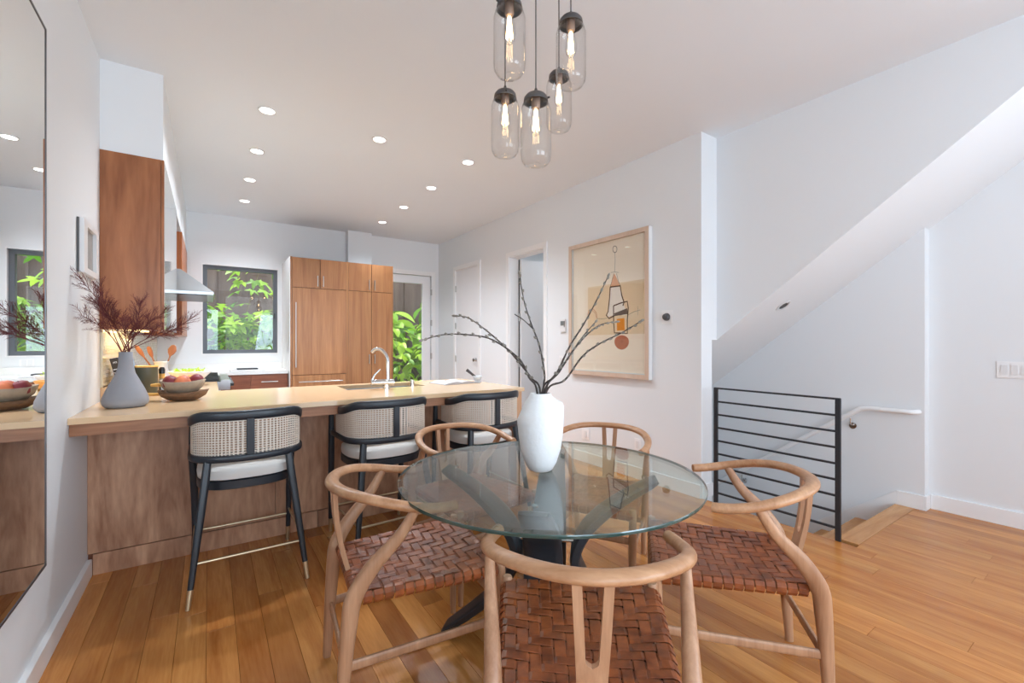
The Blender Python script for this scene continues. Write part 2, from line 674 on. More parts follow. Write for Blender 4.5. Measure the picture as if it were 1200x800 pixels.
# strip that finishes the sliver beside the stair opening
o = obj('plank', far, 'floor', floor)
o['kind'] = 'stuff'
# nosing boards round the stair opening
n1 = obj('nosing', bx(3.385, XS, 1.097, 1.222, -0.035, 0.001), 'floorx', floor, bevel=0.003)

ceil = BM()
box(ceil, XL - 0.15, XW + 0.15, YF - 0.15, YB + 0.15, H, H + 0.15)
struct('ceiling', ceil, 'ceiling')
struct('ceiling_hall', bx(XR + 0.15, 5.4, 3.75, 5.6, 2.75, 2.85), 'ceiling')

# ------------------------------------------------------------------ walls
struct('wall_left', bx(XL - 0.15, XL, YF, YB, -0.02, H), 'wall')
struct('wall_soffit', bx(XL, -0.245, 3.65, YB, 2.45, H), 'wall')
# back wall with window opening and glass door opening
WX0, WX1, WZ0, WZ1 = -0.07, 0.815, 1.13, 2.32
DX0, DX1, DZ = 2.29, 3.19, 2.43
bm = BM()
T = 0.15
box(bm, XL - 0.15, WX0, YB, YB + T, -0.02, H)
box(bm, WX0, WX1, YB, YB + T, -0.02, WZ0)
box(bm, WX0, WX1, YB, YB + T, WZ1, H)
box(bm, WX1, DX0, YB, YB + T, -0.02, H)
box(bm, DX0, DX1, YB, YB + T, DZ, H)
box(bm, DX1, XW + 0.15, YB, YB + T, -0.02, H)
struct('wall_back', bm, 'wall')
struct('wall_chase', bx(1.76, 2.12, 7.06, YB, 2.42, H), 'wall')
# picture wall with two door openings
D1 = (4.213, 4.967, 2.42)
D2 = (5.79, 6.54, 2.45)
bm = BM()
for a, b_, z0, z1 in ((YE, D1[0], -0.02, H), (D1[0], D1[1], D1[2], H), (D1[1], D2[0], -0.02, H), (D2[0], D2[1], D2[2], H), (D2[1], YB, -0.02, H)):
    box(bm, XR, XR + 0.15, a, b_, z0, z1)
struct('wall_right', bm, 'wall')
# stairwell
SL = 0.77


def sof(y):
    return 2.63 - SL * (y - 0.42)


YT = 0.42 - (H - 2.63) / SL
bm = BM()
prism(bm, [(YT, H), (3.7, sof(3.7)), (3.7, H)], 'x', XU, XW)
prism(bm, [(YE, sof(YE)), (3.7, sof(3.7)), (3.7, H), (YE, H)], 'x', XR + 0.15, XU)
struct('wall_stair_upper', bm, 'wall')
struct('wall_stair', bx(XS, XW + 0.15, 1.045, 3.7, -2.6, H - 0.0), 'wall')
struct('wall_far_right', bx(XW, XW + 0.15, 0.0, 1.045, -0.02, H), 'wall')
bm = BM()
box(bm, XW, XW + 0.15, -0.6, 0.0, -0.02, H)
box(bm, XW, XW + 0.15, -2.4, -0.6, -0.02, 0.4)
box(bm, XW, XW + 0.15, -2.4, -0.6, 2.6, H)
box(bm, XW, XW + 0.15, YF, -2.4, -0.02, H)
struct('wall_side_front', bm, 'wall')
struct('wall_stairwell_left', bx(XR, XR + 0.15, YE, 3.75, -2.6, -0.02), 'wall')
struct('wall_stairwell_end', bx(XR + 0.16, XS, 3.62, 3.75, -2.6, 0.1), 'wall')
struct('wall_stairwell_front', bx(3.385, XS, 1.1, 1.18, -2.6, -0.19), 'wall')
struct('wall_stairwell_side', bx(XR, 3.38, 1.2, YE, -2.6, -0.19), 'wall')
# hall room behind the open door
bm = BM()
box(bm, 3.48, 5.5, 5.5, 5.6, -0.02, 2.85)
box(bm, 5.4, 5.5, 3.75, 5.5, -0.02, 2.85)
box(bm, 4.6, 5.5, 3.65, 3.75, -0.02, 2.85)
struct('wall_hall', bm, 'wall')
light('hall_fill', 'AREA', (4.5, 4.5, 2.7), 11, (0.9, 0.95, 1.0), (0, 0, 0), shape='RECTANGLE', size=0.6, size_y=0.6)  # unseen fill light added to brighten the room past the door
# glazed wall behind the photographer
bm = BM()
box(bm, XL - 0.15, 0.45, YF - 0.15, YF, -0.02, H)
box(bm, 4.25, XW + 0.15, YF - 0.15, YF, -0.02, H)
box(bm, 0.45, 4.25, YF - 0.15, YF, 2.85, H)
box(bm, 0.45, 4.25, YF - 0.15, YF, -0.02, 0.25)
struct('wall_front', bm, 'wall')

# baseboards
def base(name, *a):
    return struct(name, bx(*a), 'trim', bevel=0.002)


base('baseboard_left', XL, XL + 0.022, YF, 3.305, 0, 0.092)
base('baseboard_right', XR - 0.016, XR, YE, D1[0] - 0.06, 0, 0.11)
base('baseboard_end', XR, XR + 0.15, YE - 0.012, YE, 0, 0.11)
base('baseboard_far_right', XW - 0.016, XW, -0.6, 1.03, 0, 0.11)
base('baseboard_jog', XS - 0.016, XW, 1.031, 1.045, 0, 0.11)
base('baseboard_stair_top', XS - 0.016, XS, 1.0455, 1.205, 0, 0.11)
base('baseboard_back', XR - 0.12, XR, YB - 0.016, YB, 0, 0.11)
base('baseboard_closet', XR - 0.016, XR, D1[1] + 0.06, D2[0] - 0.06, 0, 0.11)
# skirt board that runs down beside the stair
bm = BM()
y0 = 1.205
prism(bm, [(y0, 0.11), (3.6, 0.11 - 0.75 * (3.6 - y0)), (3.6, -0.25 - 0.75 * (3.6 - y0)), (y0, -0.25)], 'x', XS - 0.016, XS)
struct('trim_1', bm, 'trim')
# stair treads
st = thing('staircase', 'wooden stair going down behind the black railing', 'stairs', (0, 0, 0))
for k in range(9):
    yy = 1.205 + 0.25 * k
    zt = -0.185 * (k + 1)
    obj('tread', bx(3.49, XS - 0.018, yy, yy + 0.275, zt - 0.03, zt), 'floorx', st, bevel=0.004)
    obj('riser', bx(3.49, XS - 0.018, yy - 0.015, yy, zt - 0.18 + 0.0, zt + 0.15), 'floorx', st)

# window_1 (kitchen)
wf = BM()
fw = 0.05
YW = YB + 0.045
box(wf, WX0, WX1, YW, YW + 0.07, WZ0, WZ0 + fw)
box(wf, WX0, WX1, YW, YW + 0.07, WZ1 - fw, WZ1)
box(wf, WX0, WX0 + fw, YW, YW + 0.07, WZ0 + fw, WZ1 - fw)
box(wf, WX1 - fw, WX1, YW, YW + 0.07, WZ0 + fw, WZ1 - fw)
win = struct('window_1', wf, 'winframe')
rv = BM()
for a in ((WX0 - 0.012, WX0, WZ0 - 0.012, WZ1 + 0.012), (WX1, WX1 + 0.012, WZ0 - 0.012, WZ1 + 0.012), (WX0, WX1, WZ0 - 0.012, WZ0), (WX0, WX1, WZ1, WZ1 + 0.012)):
    box(rv, a[0], a[1], YB - 0.006, YB - 0.0005, a[2], a[3])
obj('reveal_trim', rv, 'trim', win)
obj('pane', bx(WX0 + fw, WX1 - fw, YW + 0.03, YW + 0.036, WZ0 + fw, WZ1 - fw), 'glass', win)
obj('latch', bx(WX1 - 0.045, WX1 - 0.03, YW - 0.02, YW, 1.62, 1.70), 'dark', win, bevel=0.003)

# door_3: glazed garden door
d3 = BM()
for a in ((DX0 + 0.01, DX0 + 0.13, 0.01, DZ - 0.01), (DX1 - 0.15, DX1 - 0.01, 0.01, DZ - 0.01)):
    box(d3, a[0], a[1], YB + 0.02, YB + 0.065, a[2], a[3])
box(d3, DX0 + 0.13, DX1 - 0.15, YB + 0.02, YB + 0.065, DZ - 0.14, DZ - 0.01)
box(d3, DX0 + 0.13, DX1 - 0.15, YB + 0.02, YB + 0.065, 0.01, 0.24)
d3 = struct('door_3', d3, 'door')
obj('pane', bx(DX0 + 0.13, DX1 - 0.15, YB + 0.038, YB + 0.044, 0.24, DZ - 0.14), 'glass', d3)
cs = BM()
box(cs, DX1, DX1 + 0.07, YB - 0.02, YB, 0, DZ + 0.07)
box(cs, DX0 - 0.02, DX1, YB - 0.02, YB, DZ, DZ + 0.07)
obj('casing', cs, 'trim', d3)
for z in (0.5, 1.05, 1.62, 2.15):
    obj('hinge', bx(DX1 - 0.012, DX1 + 0.008, YB - 0.026, YB - 0.001, z - 0.05, z + 0.05), 'nickel', d3)


def casing(y0, y1, z1, parent):
    c = BM()
    w, p = 0.06, 0.018
    box(c, XR - p, XR, y0 - w, y0, 0, z1 + w)
    box(c, XR - p, XR, y1, y1 + w, 0, z1 + w)
    box(c, XR - p, XR, y0, y1, z1, z1 + w)
    return obj('casing', c, 'trim', parent)


# door_1: open door, hinged on the far jamb
bm = bx(XR + 0.155, XR + 0.155 + 0.72, D1[1] - 0.055, D1[1] - 0.015, 0.012, D1[2] - 0.02)
d1 = struct('door_1', bm, 'door')
casing(D1[0], D1[1], D1[2], d1)
jm = BM()
box(jm, XR, XR + 0.15, D1[0], D1[0] + 0.012, 0, D1[2])
box(jm, XR, XR + 0.15, D1[1] - 0.012, D1[1], 0, D1[2])
box(jm, XR, XR + 0.15, D1[0], D1[1], D1[2] - 0.012, D1[2])
obj('jamb', jm, 'trim', d1)
for z in (0.3, 1.0, 1.62, 2.2):
    obj('hinge', tube(BM(), [(XR + 0.143, D1[1] - 0.03, z - 0.05), (XR + 0.143, D1[1] - 0.03, z + 0.05)], 0.011, 10), 'nickel', d1)
obj('gap_shade_strip', bx(XR + 0.14, XR + 0.152, D1[1] - 0.024, D1[1] - 0.0125, 0.02, D1[2] - 0.02), 'pewter', d1)  # dark strip standing in for the shade in the hinge-side gap

# door_2: closed closet door
d2 = struct('door_2', bx(XR + 0.005, XR + 0.045, D2[0] + 0.014, D2[1] - 0.014, 0.012, D2[2] - 0.014), 'door')
casing(D2[0], D2[1], D2[2], d2)
jm = BM()
box(jm, XR, XR + 0.15, D2[0], D2[0] + 0.010, 0, D2[2])
box(jm, XR, XR + 0.15, D2[1] - 0.010, D2[1], 0, D2[2])
box(jm, XR, XR + 0.15, D2[0], D2[1], D2[2] - 0.010, D2[2])
obj('jamb', jm, 'trim', d2)
for z in (0.4, 1.02, 1.55, 2.15):
    obj('hinge', tube(BM(), [(XR - 0.005, D2[1] - 0.008, z - 0.05), (XR - 0.005, D2[1] - 0.008, z + 0.05)], 0.009, 8), 'nickel', d2)
kb = BM()
lathe(kb, [(0, 0), (0.026, 0), (0.026, 0.008), (0.012, 0.012), (0.012, 0.03), (0.026, 0.04), (0.026, 0.052), (0, 0.058)], 16)
obj('door_knob', kb, 'nickel', d2, smooth=True, loc=(XR + 0.005, D2[0] + 0.085, 1.02), rot=(0, -PI / 2, 0))

# ------------------------------------------------------------------ kitchen: peninsula
PX1 = 2.09
pen = thing('peninsula', 'walnut peninsula with flat panels and a thick edge rail under the pale counter', 'cabinet', (0, 0, 0))
for a, b_ in ((XL + 0.001, 0.361), (0.364, 1.27), (1.273, 2.025)):
    obj('panel', bx(a + 0.0, b_, 3.31, 3.33, 0.118, 0.884), 'walnut', pen, bevel=0.001)
for a, b_ in ((XL + 0.024, -0.09), (-0.087, 0.62), (0.623, 1.35), (1.353, 2.025)):
    obj('kick_board', bx(a, b_, 3.306, 3.33, 0, 0.114), 'walnutx' if False else 'walnut', pen, bevel=0.001)
obj('edge_rail', bx(XL + 0.001, 2.027, 2.925, 2.95, 0.826, 0.885), 'walnutx', pen, bevel=0.001)
obj('end_panel', bx(2.03, 2.08, 2.925, 3.98, 0, 0.884), 'palewood', pen, bevel=0.001)
bm = BM()
box(bm, XL + 0.001, 0.85, 3.332, 3.96, 0.0, 0.884)
box(bm, 0.85, 1.53, 3.332, 3.96, 0.0, 0.66)
box(bm, 1.53, 2.028, 3.332, 3.96, 0.0, 0.884)
obj('carcass', bm, 'lowcab', pen)
bm = BM()
SX0, SX1, SY0, SY1 = 0.87, 1.50, 3.50, 3.88
z0, z1 = 0.886, 0.915
box(bm, XL + 0.001, SX0, 2.90, 4.0, z0, z1)
box(bm, SX0, SX1, 2.90, SY0, z0, z1)
box(bm, SX0, SX1, SY1, 4.0, z0, z1)
box(bm, SX1, PX1, 2.90, 4.0, z0, z1)
box(bm, XL + 0.001, 0.06, 4.0, 4.945, z0, z1)
tag(obj('worktop', bm, 'counter'), 'long pale polished stone worktop of the peninsula, overhanging towards the stools', 'countertop')
bm = BM()
box(bm, SX0, SX1, SY0, SY0 + 0.004, 0.70, z0)
box(bm, SX0, SX1, SY1 - 0.004, SY1, 0.70, z0)
box(bm, SX0, SX0 + 0.004, SY0, SY1, 0.70, z0)
box(bm, SX1 - 0.004, SX1, SY0, SY1, 0.70, z0)
box(bm, SX0, SX1, SY0, SY1, 0.69, 0.70)
sk = tag(obj('sink', bm, 'stainless'), 'stainless undermount sink set in the peninsula behind the tap', 'sink')
# tap
tp = thing('faucet', 'chrome single-lever kitchen tap with a curved spout', 'faucet', (1.135, 3.40, 0.915), -0.15)
obj('base', lathe(BM(), [(0, 0), (0.027, 0), (0.027, 0.008), (0.023, 0.01), (0.023, 0.075), (0, 0.075)], 20), 'chrome', tp, smooth=True)
obj('body', tube(BM(), [(-0.115, 0, 0.052), (-0.112, 0, 0.052), (0.055, 0, 0.052), (0.058, 0, 0.052)], [0.02, 0.026, 0.026, 0.022], 18), 'chrome', tp, smooth=True)
obj('spout', tube(BM(), catmull([(0.012, 0.005, 0.07), (0.012, 0.01, 0.16), (0.010, 0.02, 0.235), (-0.02, 0.045, 0.295), (-0.065, 0.075, 0.31), (-0.095, 0.095, 0.285)], 6), 0.0135, 14), 'chrome', tp, smooth=True)
obj('lever', tube(BM(), [(-0.108, 0.0, 0.07), (-0.09, 0, 0.11), (-0.045, 0, 0.155)], [0.011, 0.007, 0.006], 10), 'chrome', tp, smooth=True)
sd = thing('soap_dispenser', 'short chrome cylinder beside the tap on the peninsula', 'dispenser', (1.395, 3.53, 0.915))
obj('collar', lathe(BM(), [(0, 0), (0.019, 0), (0.019, 0.012), (0, 0.012)], 16), 'chrome', sd, smooth=True)
obj('cap', lathe(BM(), [(0, 0.012), (0.016, 0.012), (0.016, 0.05), (0.013, 0.053), (0, 0.053)], 16), 'nickel', sd, smooth=True)

# left run of base cabinets and range
lb = thing('base_cabinet', 'walnut base cabinet under the left worktop before the range', 'cabinet', (0, 0, 0))
obj('carcass', bx(XL + 0.001, 0.03, 4.02, 4.94, 0, 0.884), 'lowcab', lb)
obj('door', bx(0.03, 0.05, 4.03, 4.93, 0.11, 0.87), 'lowcab', lb)
lb2 = thing('base_cabinet', 'walnut base cabinet in the corner beyond the range', 'cabinet', (0, 0, 0))
obj('carcass', bx(XL + 0.001, 0.03, 5.87, 6.58, 0, 0.868), 'lowcab', lb2)
obj('door', bx(0.03, 0.05, 5.88, 6.56, 0.11, 0.86), 'lowcab', lb2)
rg = thing('range', 'stainless cooking range with black iron grates', 'range', (0, 0, 0))
obj('body', bx(XL + 0.01, 0.09, 4.95, 5.86, 0.0, 0.91), 'stainless', rg)
obj('control_panel', bx(0.091, 0.165, 4.95, 5.86, 0.835, 0.93), 'stainless', rg, bevel=0.004)
for yy in (5.05, 5.2, 5.35, 5.5, 5.65, 5.8):
    k = obj('knob', lathe(BM(), [(0, 0), (0.02, 0), (0.018, 0.03), (0, 0.03)], 12), 'blackiron', rg, loc=(0.166, yy, 0.88), rot=(0, PI / 2, 0), smooth=True)
obj('cooktop', bx(XL + 0.02, 0.085, 4.96, 5.85, 0.911, 0.918), 'blackiron', rg)
for gy in (4.98, 5.28, 5.57):
    g = BM()
    for k in range(5):
        yy = gy + 0.02 + k * 0.057
        box(g, XL + 0.05, 0.075, yy, yy + 0.012, 0.935, 0.952)
    for xx in (XL + 0.05, -0.24, 0.062):
        box(g, xx, xx + 0.013, gy + 0.01, gy + 0.26, 0.918, 0.945)
    obj('grate', g, 'blackiron', rg)
# back run
bb = thing('base_cabinet', 'walnut drawer cabinet under the white counter below the window', 'cabinet', (0, 0, 0))
obj('carcass', bx(0.06, 0.872, 6.62, YB - 0.001, 0, 0.868), 'lowcab', bb)
for a, b_ in ((0.21, 0.44), (0.443, 0.865)):
    d = obj('drawer', bx(a, b_, 6.6, 6.62, 0.64, 0.862), 'lowcab', bb, bevel=0.001)
    if a > 0.3:
        obj('handle', tube(BM(), [(0.56, 6.575, 0.77), (0.75, 6.575, 0.77)], 0.006, 8), 'nickel', d)
        obj('handle_post', tube(BM(), [(0.58, 6.575, 0.77), (0.58, 6.6, 0.77)], 0.004, 6), 'nickel', d)
        obj('handle_post', tube(BM(), [(0.73, 6.575, 0.77), (0.73, 6.6, 0.77)], 0.004, 6), 'nickel', d)
    obj('drawer', bx(a, b_, 6.6, 6.62, 0.12, 0.636), 'lowcab', bb, bevel=0.001)
bm = BM()
box(bm, XL + 0.001, 0.872, 6.585, YB - 0.001, 0.87, 0.91)
box(bm, XL + 0.001, 0.07, 5.866, 6.585, 0.87, 0.91)
box(bm, XL + 0.016, 0.872, YB - 0.016, YB - 0.001, 0.91, 1.0)
tag(obj('worktop', bm, 'whitecounter'), 'white stone counter under the kitchen window', 'countertop')

# tall cabinets
tc_ = thing('tall_cabinet', 'full-height walnut cabinet wall hiding the refrigerator', 'cabinet', (0, 0, 0))
TX0, TX1, TY = 0.88, 2.262, 6.48
obj('carcass', bx(TX0 + 0.001, TX1, TY + 0.022, YB - 0.001, 0, 2.412), 'sub', tc_)
obj('side_panel', bx(TX0 - 0.006, TX0, TY, YB - 0.001, 0, 2.415), 'whitecounter', tc_)


def handle(parent, p, q, off=0.03, r=0.006):
    b = BM()
    p, q = Vector(p), Vector(q)
    tube(b, [p, q], r, 8)
    d = (q - p).normalized()
    for c in (p + d * 0.015, q - d * 0.015):
        tube(b, [c, c + Vector((0, off, 0))], r * 0.7, 6)
    return obj('handle', b, 'nickel', parent, smooth=True)


def cdoor(x0, x1, zz0, zz1, h=None, name='door'):
    d = obj(name, bx(x0 + 0.003, x1 - 0.003, TY, TY + 0.02, zz0 + 0.003, zz1 - 0.003), 'cab', tc_, bevel=0.001)
    if h:
        handle(d, (h[0], TY - 0.03, h[2]), (h[1], TY - 0.03, h[3]))
    return d


obj('end_stile', bx(TX0 + 0.001, 0.905, TY, TY + 0.02, 0, 2.412), 'cab', tc_)
obj('middle_stile', bx(1.595, 1.618, TY, TY + 0.02, 0, 2.412), 'cab', tc_)
obj('end_stile', bx(2.245, TX1, TY, TY + 0.02, 0, 2.412), 'cab', tc_)
cdoor(0.905, 1.25, 2.01, 2.41, (1.214, 1.214, 2.035, 2.18))
cdoor(1.25, 1.595, 2.01, 2.41, (1.286, 1.286, 2.035, 2.18))
cdoor(1.618, 1.945, 2.01, 2.41, (1.905, 1.905, 2.035, 2.18))
cdoor(1.945, 2.245, 2.01, 2.41, (1.985, 1.985, 2.035, 2.18))
cdoor(0.905, 1.595, 0.845, 2.01, (0.945, 0.945, 0.95, 1.81))
cdoor(0.905, 1.595, 0.11, 0.845, (0.98, 1.54, 0.755, 0.755), 'drawer')
cdoor(1.618, 1.945, 0.11, 2.01, (1.905, 1.905, 0.975, 1.11))
cdoor(1.945, 2.245, 0.11, 2.01, (1.985, 1.985, 0.975, 1.11))

# upper cabinets on the left wall
uc = thing('upper_cabinet', 'walnut-sided upper cabinet nearest the camera with glossy glass doors', 'cabinet', (0, 0, 0))
obj('end_panel', bx(XL + 0.001, -0.256, 3.64, 3.66, 1.355, 2.447), 'cabend', uc, bevel=0.001)
obj('end_stile', bx(-0.254, -0.24, 3.64, 3.66, 1.355, 2.447), 'cabend', uc, bevel=0.001)
obj('carcass', bx(XL + 0.001, -0.256, 3.661, 4.93, 1.375, 2.447), 'cabend', uc)
obj('under_rail', bx(-0.275, -0.256, 3.661, 4.93, 1.345, 1.374), 'cabend', uc)
M['glossdoor'] = plain('back_painted_glass', srgb(205, 208, 204), 0.06, spec=0.9, coat=0.6)
for a, b_ in ((3.661, 4.29), (4.294, 4.93)):
    obj('door', bx(-0.254, -0.238, a, b_, 1.36, 2.445), 'glossdoor', uc)
obj('undercabinet_light', bx(-0.50, -0.42, 3.75, 4.85, 1.362, 1.374), emit('undercabinet_strip', (1, 0.75, 0.36, 1), 4), uc)
light('undercabinet_lamp', 'AREA', (-0.46, 4.3, 1.358), 3.5, (1.0, 0.72, 0.34), (0, 0, 0), shape='RECTANGLE', size=0.06, size_y=1.1)
uc2 = thing('upper_cabinet', 'orange-toned walnut upper cabinet beyond the range hood', 'cabinet', (0, 0, 0))
M['orangewood'] = wood('orange_walnut', srgb(150, 82, 44), srgb(184, 110, 64), 'z', 1, 0.35, 12)
obj('carcass', bx(XL + 0.001, -0.256, 5.87, YB - 0.001, 1.355, 2.447), 'orangewood', uc2)
for a, b_ in ((5.87, 6.53), (6.534, 7.19)):
    d = obj('door', bx(-0.255, -0.237, a, b_, 1.357, 2.447), 'orangewood', uc2, bevel=0.001)
    yy = b_ - 0.05 if a < 6 else a + 0.05
    hb = BM()
    tube(hb, [(-0.21, yy, 1.42), (-0.21, yy, 1.6)], 0.007, 8)
    tube(hb, [(-0.21, yy, 1.44), (-0.237, yy, 1.44)], 0.005, 6)
    tube(hb, [(-0.21, yy, 1.58), (-0.237, yy, 1.58)], 0.005, 6)
    obj('handle', hb, 'nickel', d)
# hood
hd = thing('range_hood', 'stainless pyramid range hood between the upper cabinets', 'hood', (0, 0, 0))
bm = BM()
hx, hz0, hz1, hz2 = 0.035, 1.715, 1.742, 1.965
P0 = [(XL + 0.001, 4.95), (hx, 4.95), (hx, 5.85), (XL + 0.001, 5.85)]
P1 = [(XL + 0.001, 5.2), (-0.22, 5.2), (-0.22, 5.6), (XL + 0.001, 5.6)]
v0 = [bm.verts.new((x, y, hz1)) for x, y in P0]
v1 = [bm.verts.new((x, y, hz2)) for x, y in P1]
bm.faces.new(v0)
bm.faces.new(v1)
for k in range(4):
    bm.faces.new((v0[k], v0[(k + 1) % 4], v1[(k + 1) % 4], v1[k]))
obj('canopy', bm, 'stainless', hd)
obj('rim', bx(XL + 0.001, hx, 4.95, 5.85, hz0, hz1 - 0.001), M['stainless'], hd, bevel=0.003)
obj('chimney', bx(XL + 0.001, -0.28, 5.2, 5.6, hz2, 2.449), 'stainless', hd)
obj('filter', bx(XL + 0.04, hx - 0.05, 5.0, 5.8, hz0 - 0.006, hz0 - 0.001), 'pewter', hd)
# backsplash tiles: small bricks, individual near end, set on a grout bed
bs = thing('backsplash', 'glazed cream mosaic backsplash on the left kitchen wall', 'backsplash', (XL, 0, 0))
obj('grout', bx(0.001, 0.005, 3.68, YB - 0.02, 1.0, 1.352), 'grout', bs)
tile = BM()
rt = random.Random(3)
zz = 1.002
row = 0
while zz < 1.34:
    yy = 3.682 - (0.05 if row % 2 else 0)
    while yy < YB - 0.03:
        a, b_ = max(yy, 3.682), min(yy + 0.098, YB - 0.022)
        if b_ - a > 0.01:
            d = rt.uniform(0, 0.0015)
            box(tile, 0.0051, 0.010 + d, a, b_, zz, zz + 0.023)
        yy += 0.1
    zz += 0.025
    row += 1
t_ = obj('tile', tile, 'tile', bs)
t_['kind'] = 'stuff'
obj('upstand', bx(0.001, 0.018, 3.66, YB - 0.02, 0.9165, 0.998), 'counter', bs)
obj('edge_trim', bx(0.001, 0.012, 3.66, 3.678, 1.0, 1.352), 'tile', bs)

# ------------------------------------------------------------------ railing
ra = thing('railing', 'black steel railing of horizontal bars guarding the stairwell', 'railing', (XR + 0.012, 0, 0))
RY0, RY1 = 1.195, 2.03
obj('post', bx(-0.010, 0.010, RY0 - 0.015, RY0 + 0.015, 0.001, 0.918), 'steel_dark', ra, bevel=0.002)
obj('post', bx(-0.010, 0.010, RY1 - 0.015, RY1 + 0.015, 0.001, 0.918), 'steel_dark', ra, bevel=0.002)
obj('top_rail', bx(-0.010, 0.010, RY0 + 0.016, RY1 - 0.016, 0.906, 0.918), 'steel_dark', ra)
for k in range(8):
    z = 0.082 + 0.1035 * k
    obj('bar', bx(-0.008, 0.008, RY0 + 0.0155, RY1 - 0.0155, z - 0.0065, z + 0.0065), 'steel_dark', ra, bevel=0.001)
# handrail
hr = thing('handrail', 'white round handrail descending along the stair wall', 'handrail', (0, 0, 0))
xh = XS - 0.06
obj('rail', tube(BM(), catmull([(XS - 0.012, 1.075, 0.745), (xh, 1.11, 0.742), (xh, 1.25, 0.74), (xh, 1.40, 0.735), (xh, 1.52, 0.665), (xh, 2.2, 0.155), (xh, 3.4, -0.745)], 6), 0.019, 14), 'trim', hr, smooth=True)
for yy, zz in ((1.50, 0.645), (2.42, -0.05)):
    b = BM()
    tube(b, [(xh, yy, zz), (xh, yy, zz - 0.045), (XS - 0.004, yy, zz - 0.07)], 0.006, 8)
    tube(b, [(XS - 0.001, yy, zz - 0.07), (XS - 0.008, yy, zz - 0.07)], 0.026, 16)
    obj('bracket', b, 'chrome', hr, smooth=True)

# ------------------------------------------------------------------ downlights
k = 0
lab = {
    (0, 0): 'round ceiling downlight nearest the camera in the left row', (0, 1): 'second ceiling downlight from the front in the left row',
    (0, 2): 'third ceiling downlight from the front in the left row', (0, 3): 'farthest ceiling downlight in the left row, near the back wall',
    (1, 0): 'lone ceiling downlight between the left and right rows',
    (2, 0): 'ceiling downlight nearest the camera in the right row', (2, 1): 'second ceiling downlight from the front in the right row',
    (2, 2): 'third ceiling downlight from the front in the right row', (2, 3): 'farthest ceiling downlight in the right row, above the tall cabinets'}
for (i, j), lb_ in lab.items():
    X = (0.357, 1.196, 2.047)[i]
    Y = 3.765 + 0.85 * j
    t = thing('downlight', lb_, 'light', (X, Y, H), 0, 'recessed kitchen downlights')
    obj('trim_ring', lathe(BM(), [(0.062, -0.0005), (0.062, -0.006), (0.05, -0.006), (0.05, -0.0005)], 28), 'ring', t, smooth=True)
    obj('lens', lathe(BM(), [(0, -0.004), (0.05, -0.004), (0.05, -0.001), (0, -0.001)], 28), 'lens', t)
    light('downlight_lamp', 'SPOT', (X, Y, H - 0.02), 94, (0.83, 0.91, 1.0), (0, 0, 0), spot_size=math.radians(140), spot_blend=1.0, shadow_soft_size=0.05)
n = Vector((0, SL, 1)).normalized()
t = thing('downlight', 'small downlight set in the white sloping soffit above the stairs', 'light', (3.911, 1.785, sof(1.785)))
t.rotation_euler = (-math.atan(SL), 0, 0)
obj('trim_ring', lathe(BM(), [(0.062, -0.0005), (0.062, -0.006), (0.045, -0.006), (0.045, -0.0005)], 24), 'ring', t, smooth=True)
obj('lens', lathe(BM(), [(0, -0.004), (0.035, -0.004), (0.035, -0.001), (0, -0.001)], 24), 'dark', t)

# ------------------------------------------------------------------ wall fittings
art = thing('framed_art', 'large framed abstract drawing in a pale wood box frame on the right wall', 'picture', (XR, 0, 0))
AY0, AY1, AZ0, AZ1 = 2.64, 3.72, 0.937, 2.331
af = BM()
fwid = 0.042
box(af, -0.05, -0.001, AY0, AY1, AZ0, AZ0 + fwid)
box(af, -0.05, -0.001, AY0, AY1, AZ1 - fwid, AZ1)
box(af, -0.05, -0.001, AY0, AY0 + fwid, AZ0 + fwid, AZ1 - fwid)
box(af, -0.05, -0.001, AY1 - fwid, AY1, AZ0 + fwid, AZ1 - fwid)
obj('frame', af, 'artframe', art)
obj('frame_side', bx(-0.047, -0.001, AY0 - 0.003, AY0 - 0.0003, AZ0, AZ1), 'white', art)
obj('paper', bx(-0.022, -0.018, AY0 + fwid, AY1 - fwid, AZ0 + fwid, AZ1 - fwid), 'paper', art)
# spacer edge
sp = BM()
a = fwid
box(sp, -0.040, -0.0225, AY1 - a - 0.008, AY1 - a - 0.001, AZ0 + a, AZ1 - a)
box(sp, -0.040, -0.0225, AY0 + a, AY1 - a - 0.008, AZ0 + a, AZ0 + a + 0.008)
obj('spacer', sp, 'white', art)
# the drawing: flat ink on the sheet. coordinates (s from left 0..1, t from bottom 0..1)


def art_pt(s, t, d=-0.0225):
    return (d, AY1 - s * (AY1 - AY0), AZ0 + t * (AZ1 - AZ0))


def stroke(pts, wid, mat, name='ink_line'):
    b = BM()
    P = [Vector(art_pt(s, t)) for s, t in pts]
    for i in range(len(P)):
        pass
    L_, R_ = [], []
    for i, p in enumerate(P):
        T_ = (P[min(i + 1, len(P) - 1)] - P[max(i - 1, 0)]).normalized()
        nn = Vector((0, -T_.z, T_.y)) * wid / 2
        L_.append(b.verts.new(p + nn))
        R_.append(b.verts.new(p - nn))
    for i in range(len(P) - 1):
        b.faces.new((L_[i], L_[i + 1], R_[i + 1], R_[i]))
    return obj(name, b, mat, art)


def patch(pts, mat, d=-0.0223, name='paint_patch'):
    b = BM()
    b.faces.new([b.verts.new(art_pt(s, t, d)) for s, t in pts])
    return obj(name, b, mat, art)


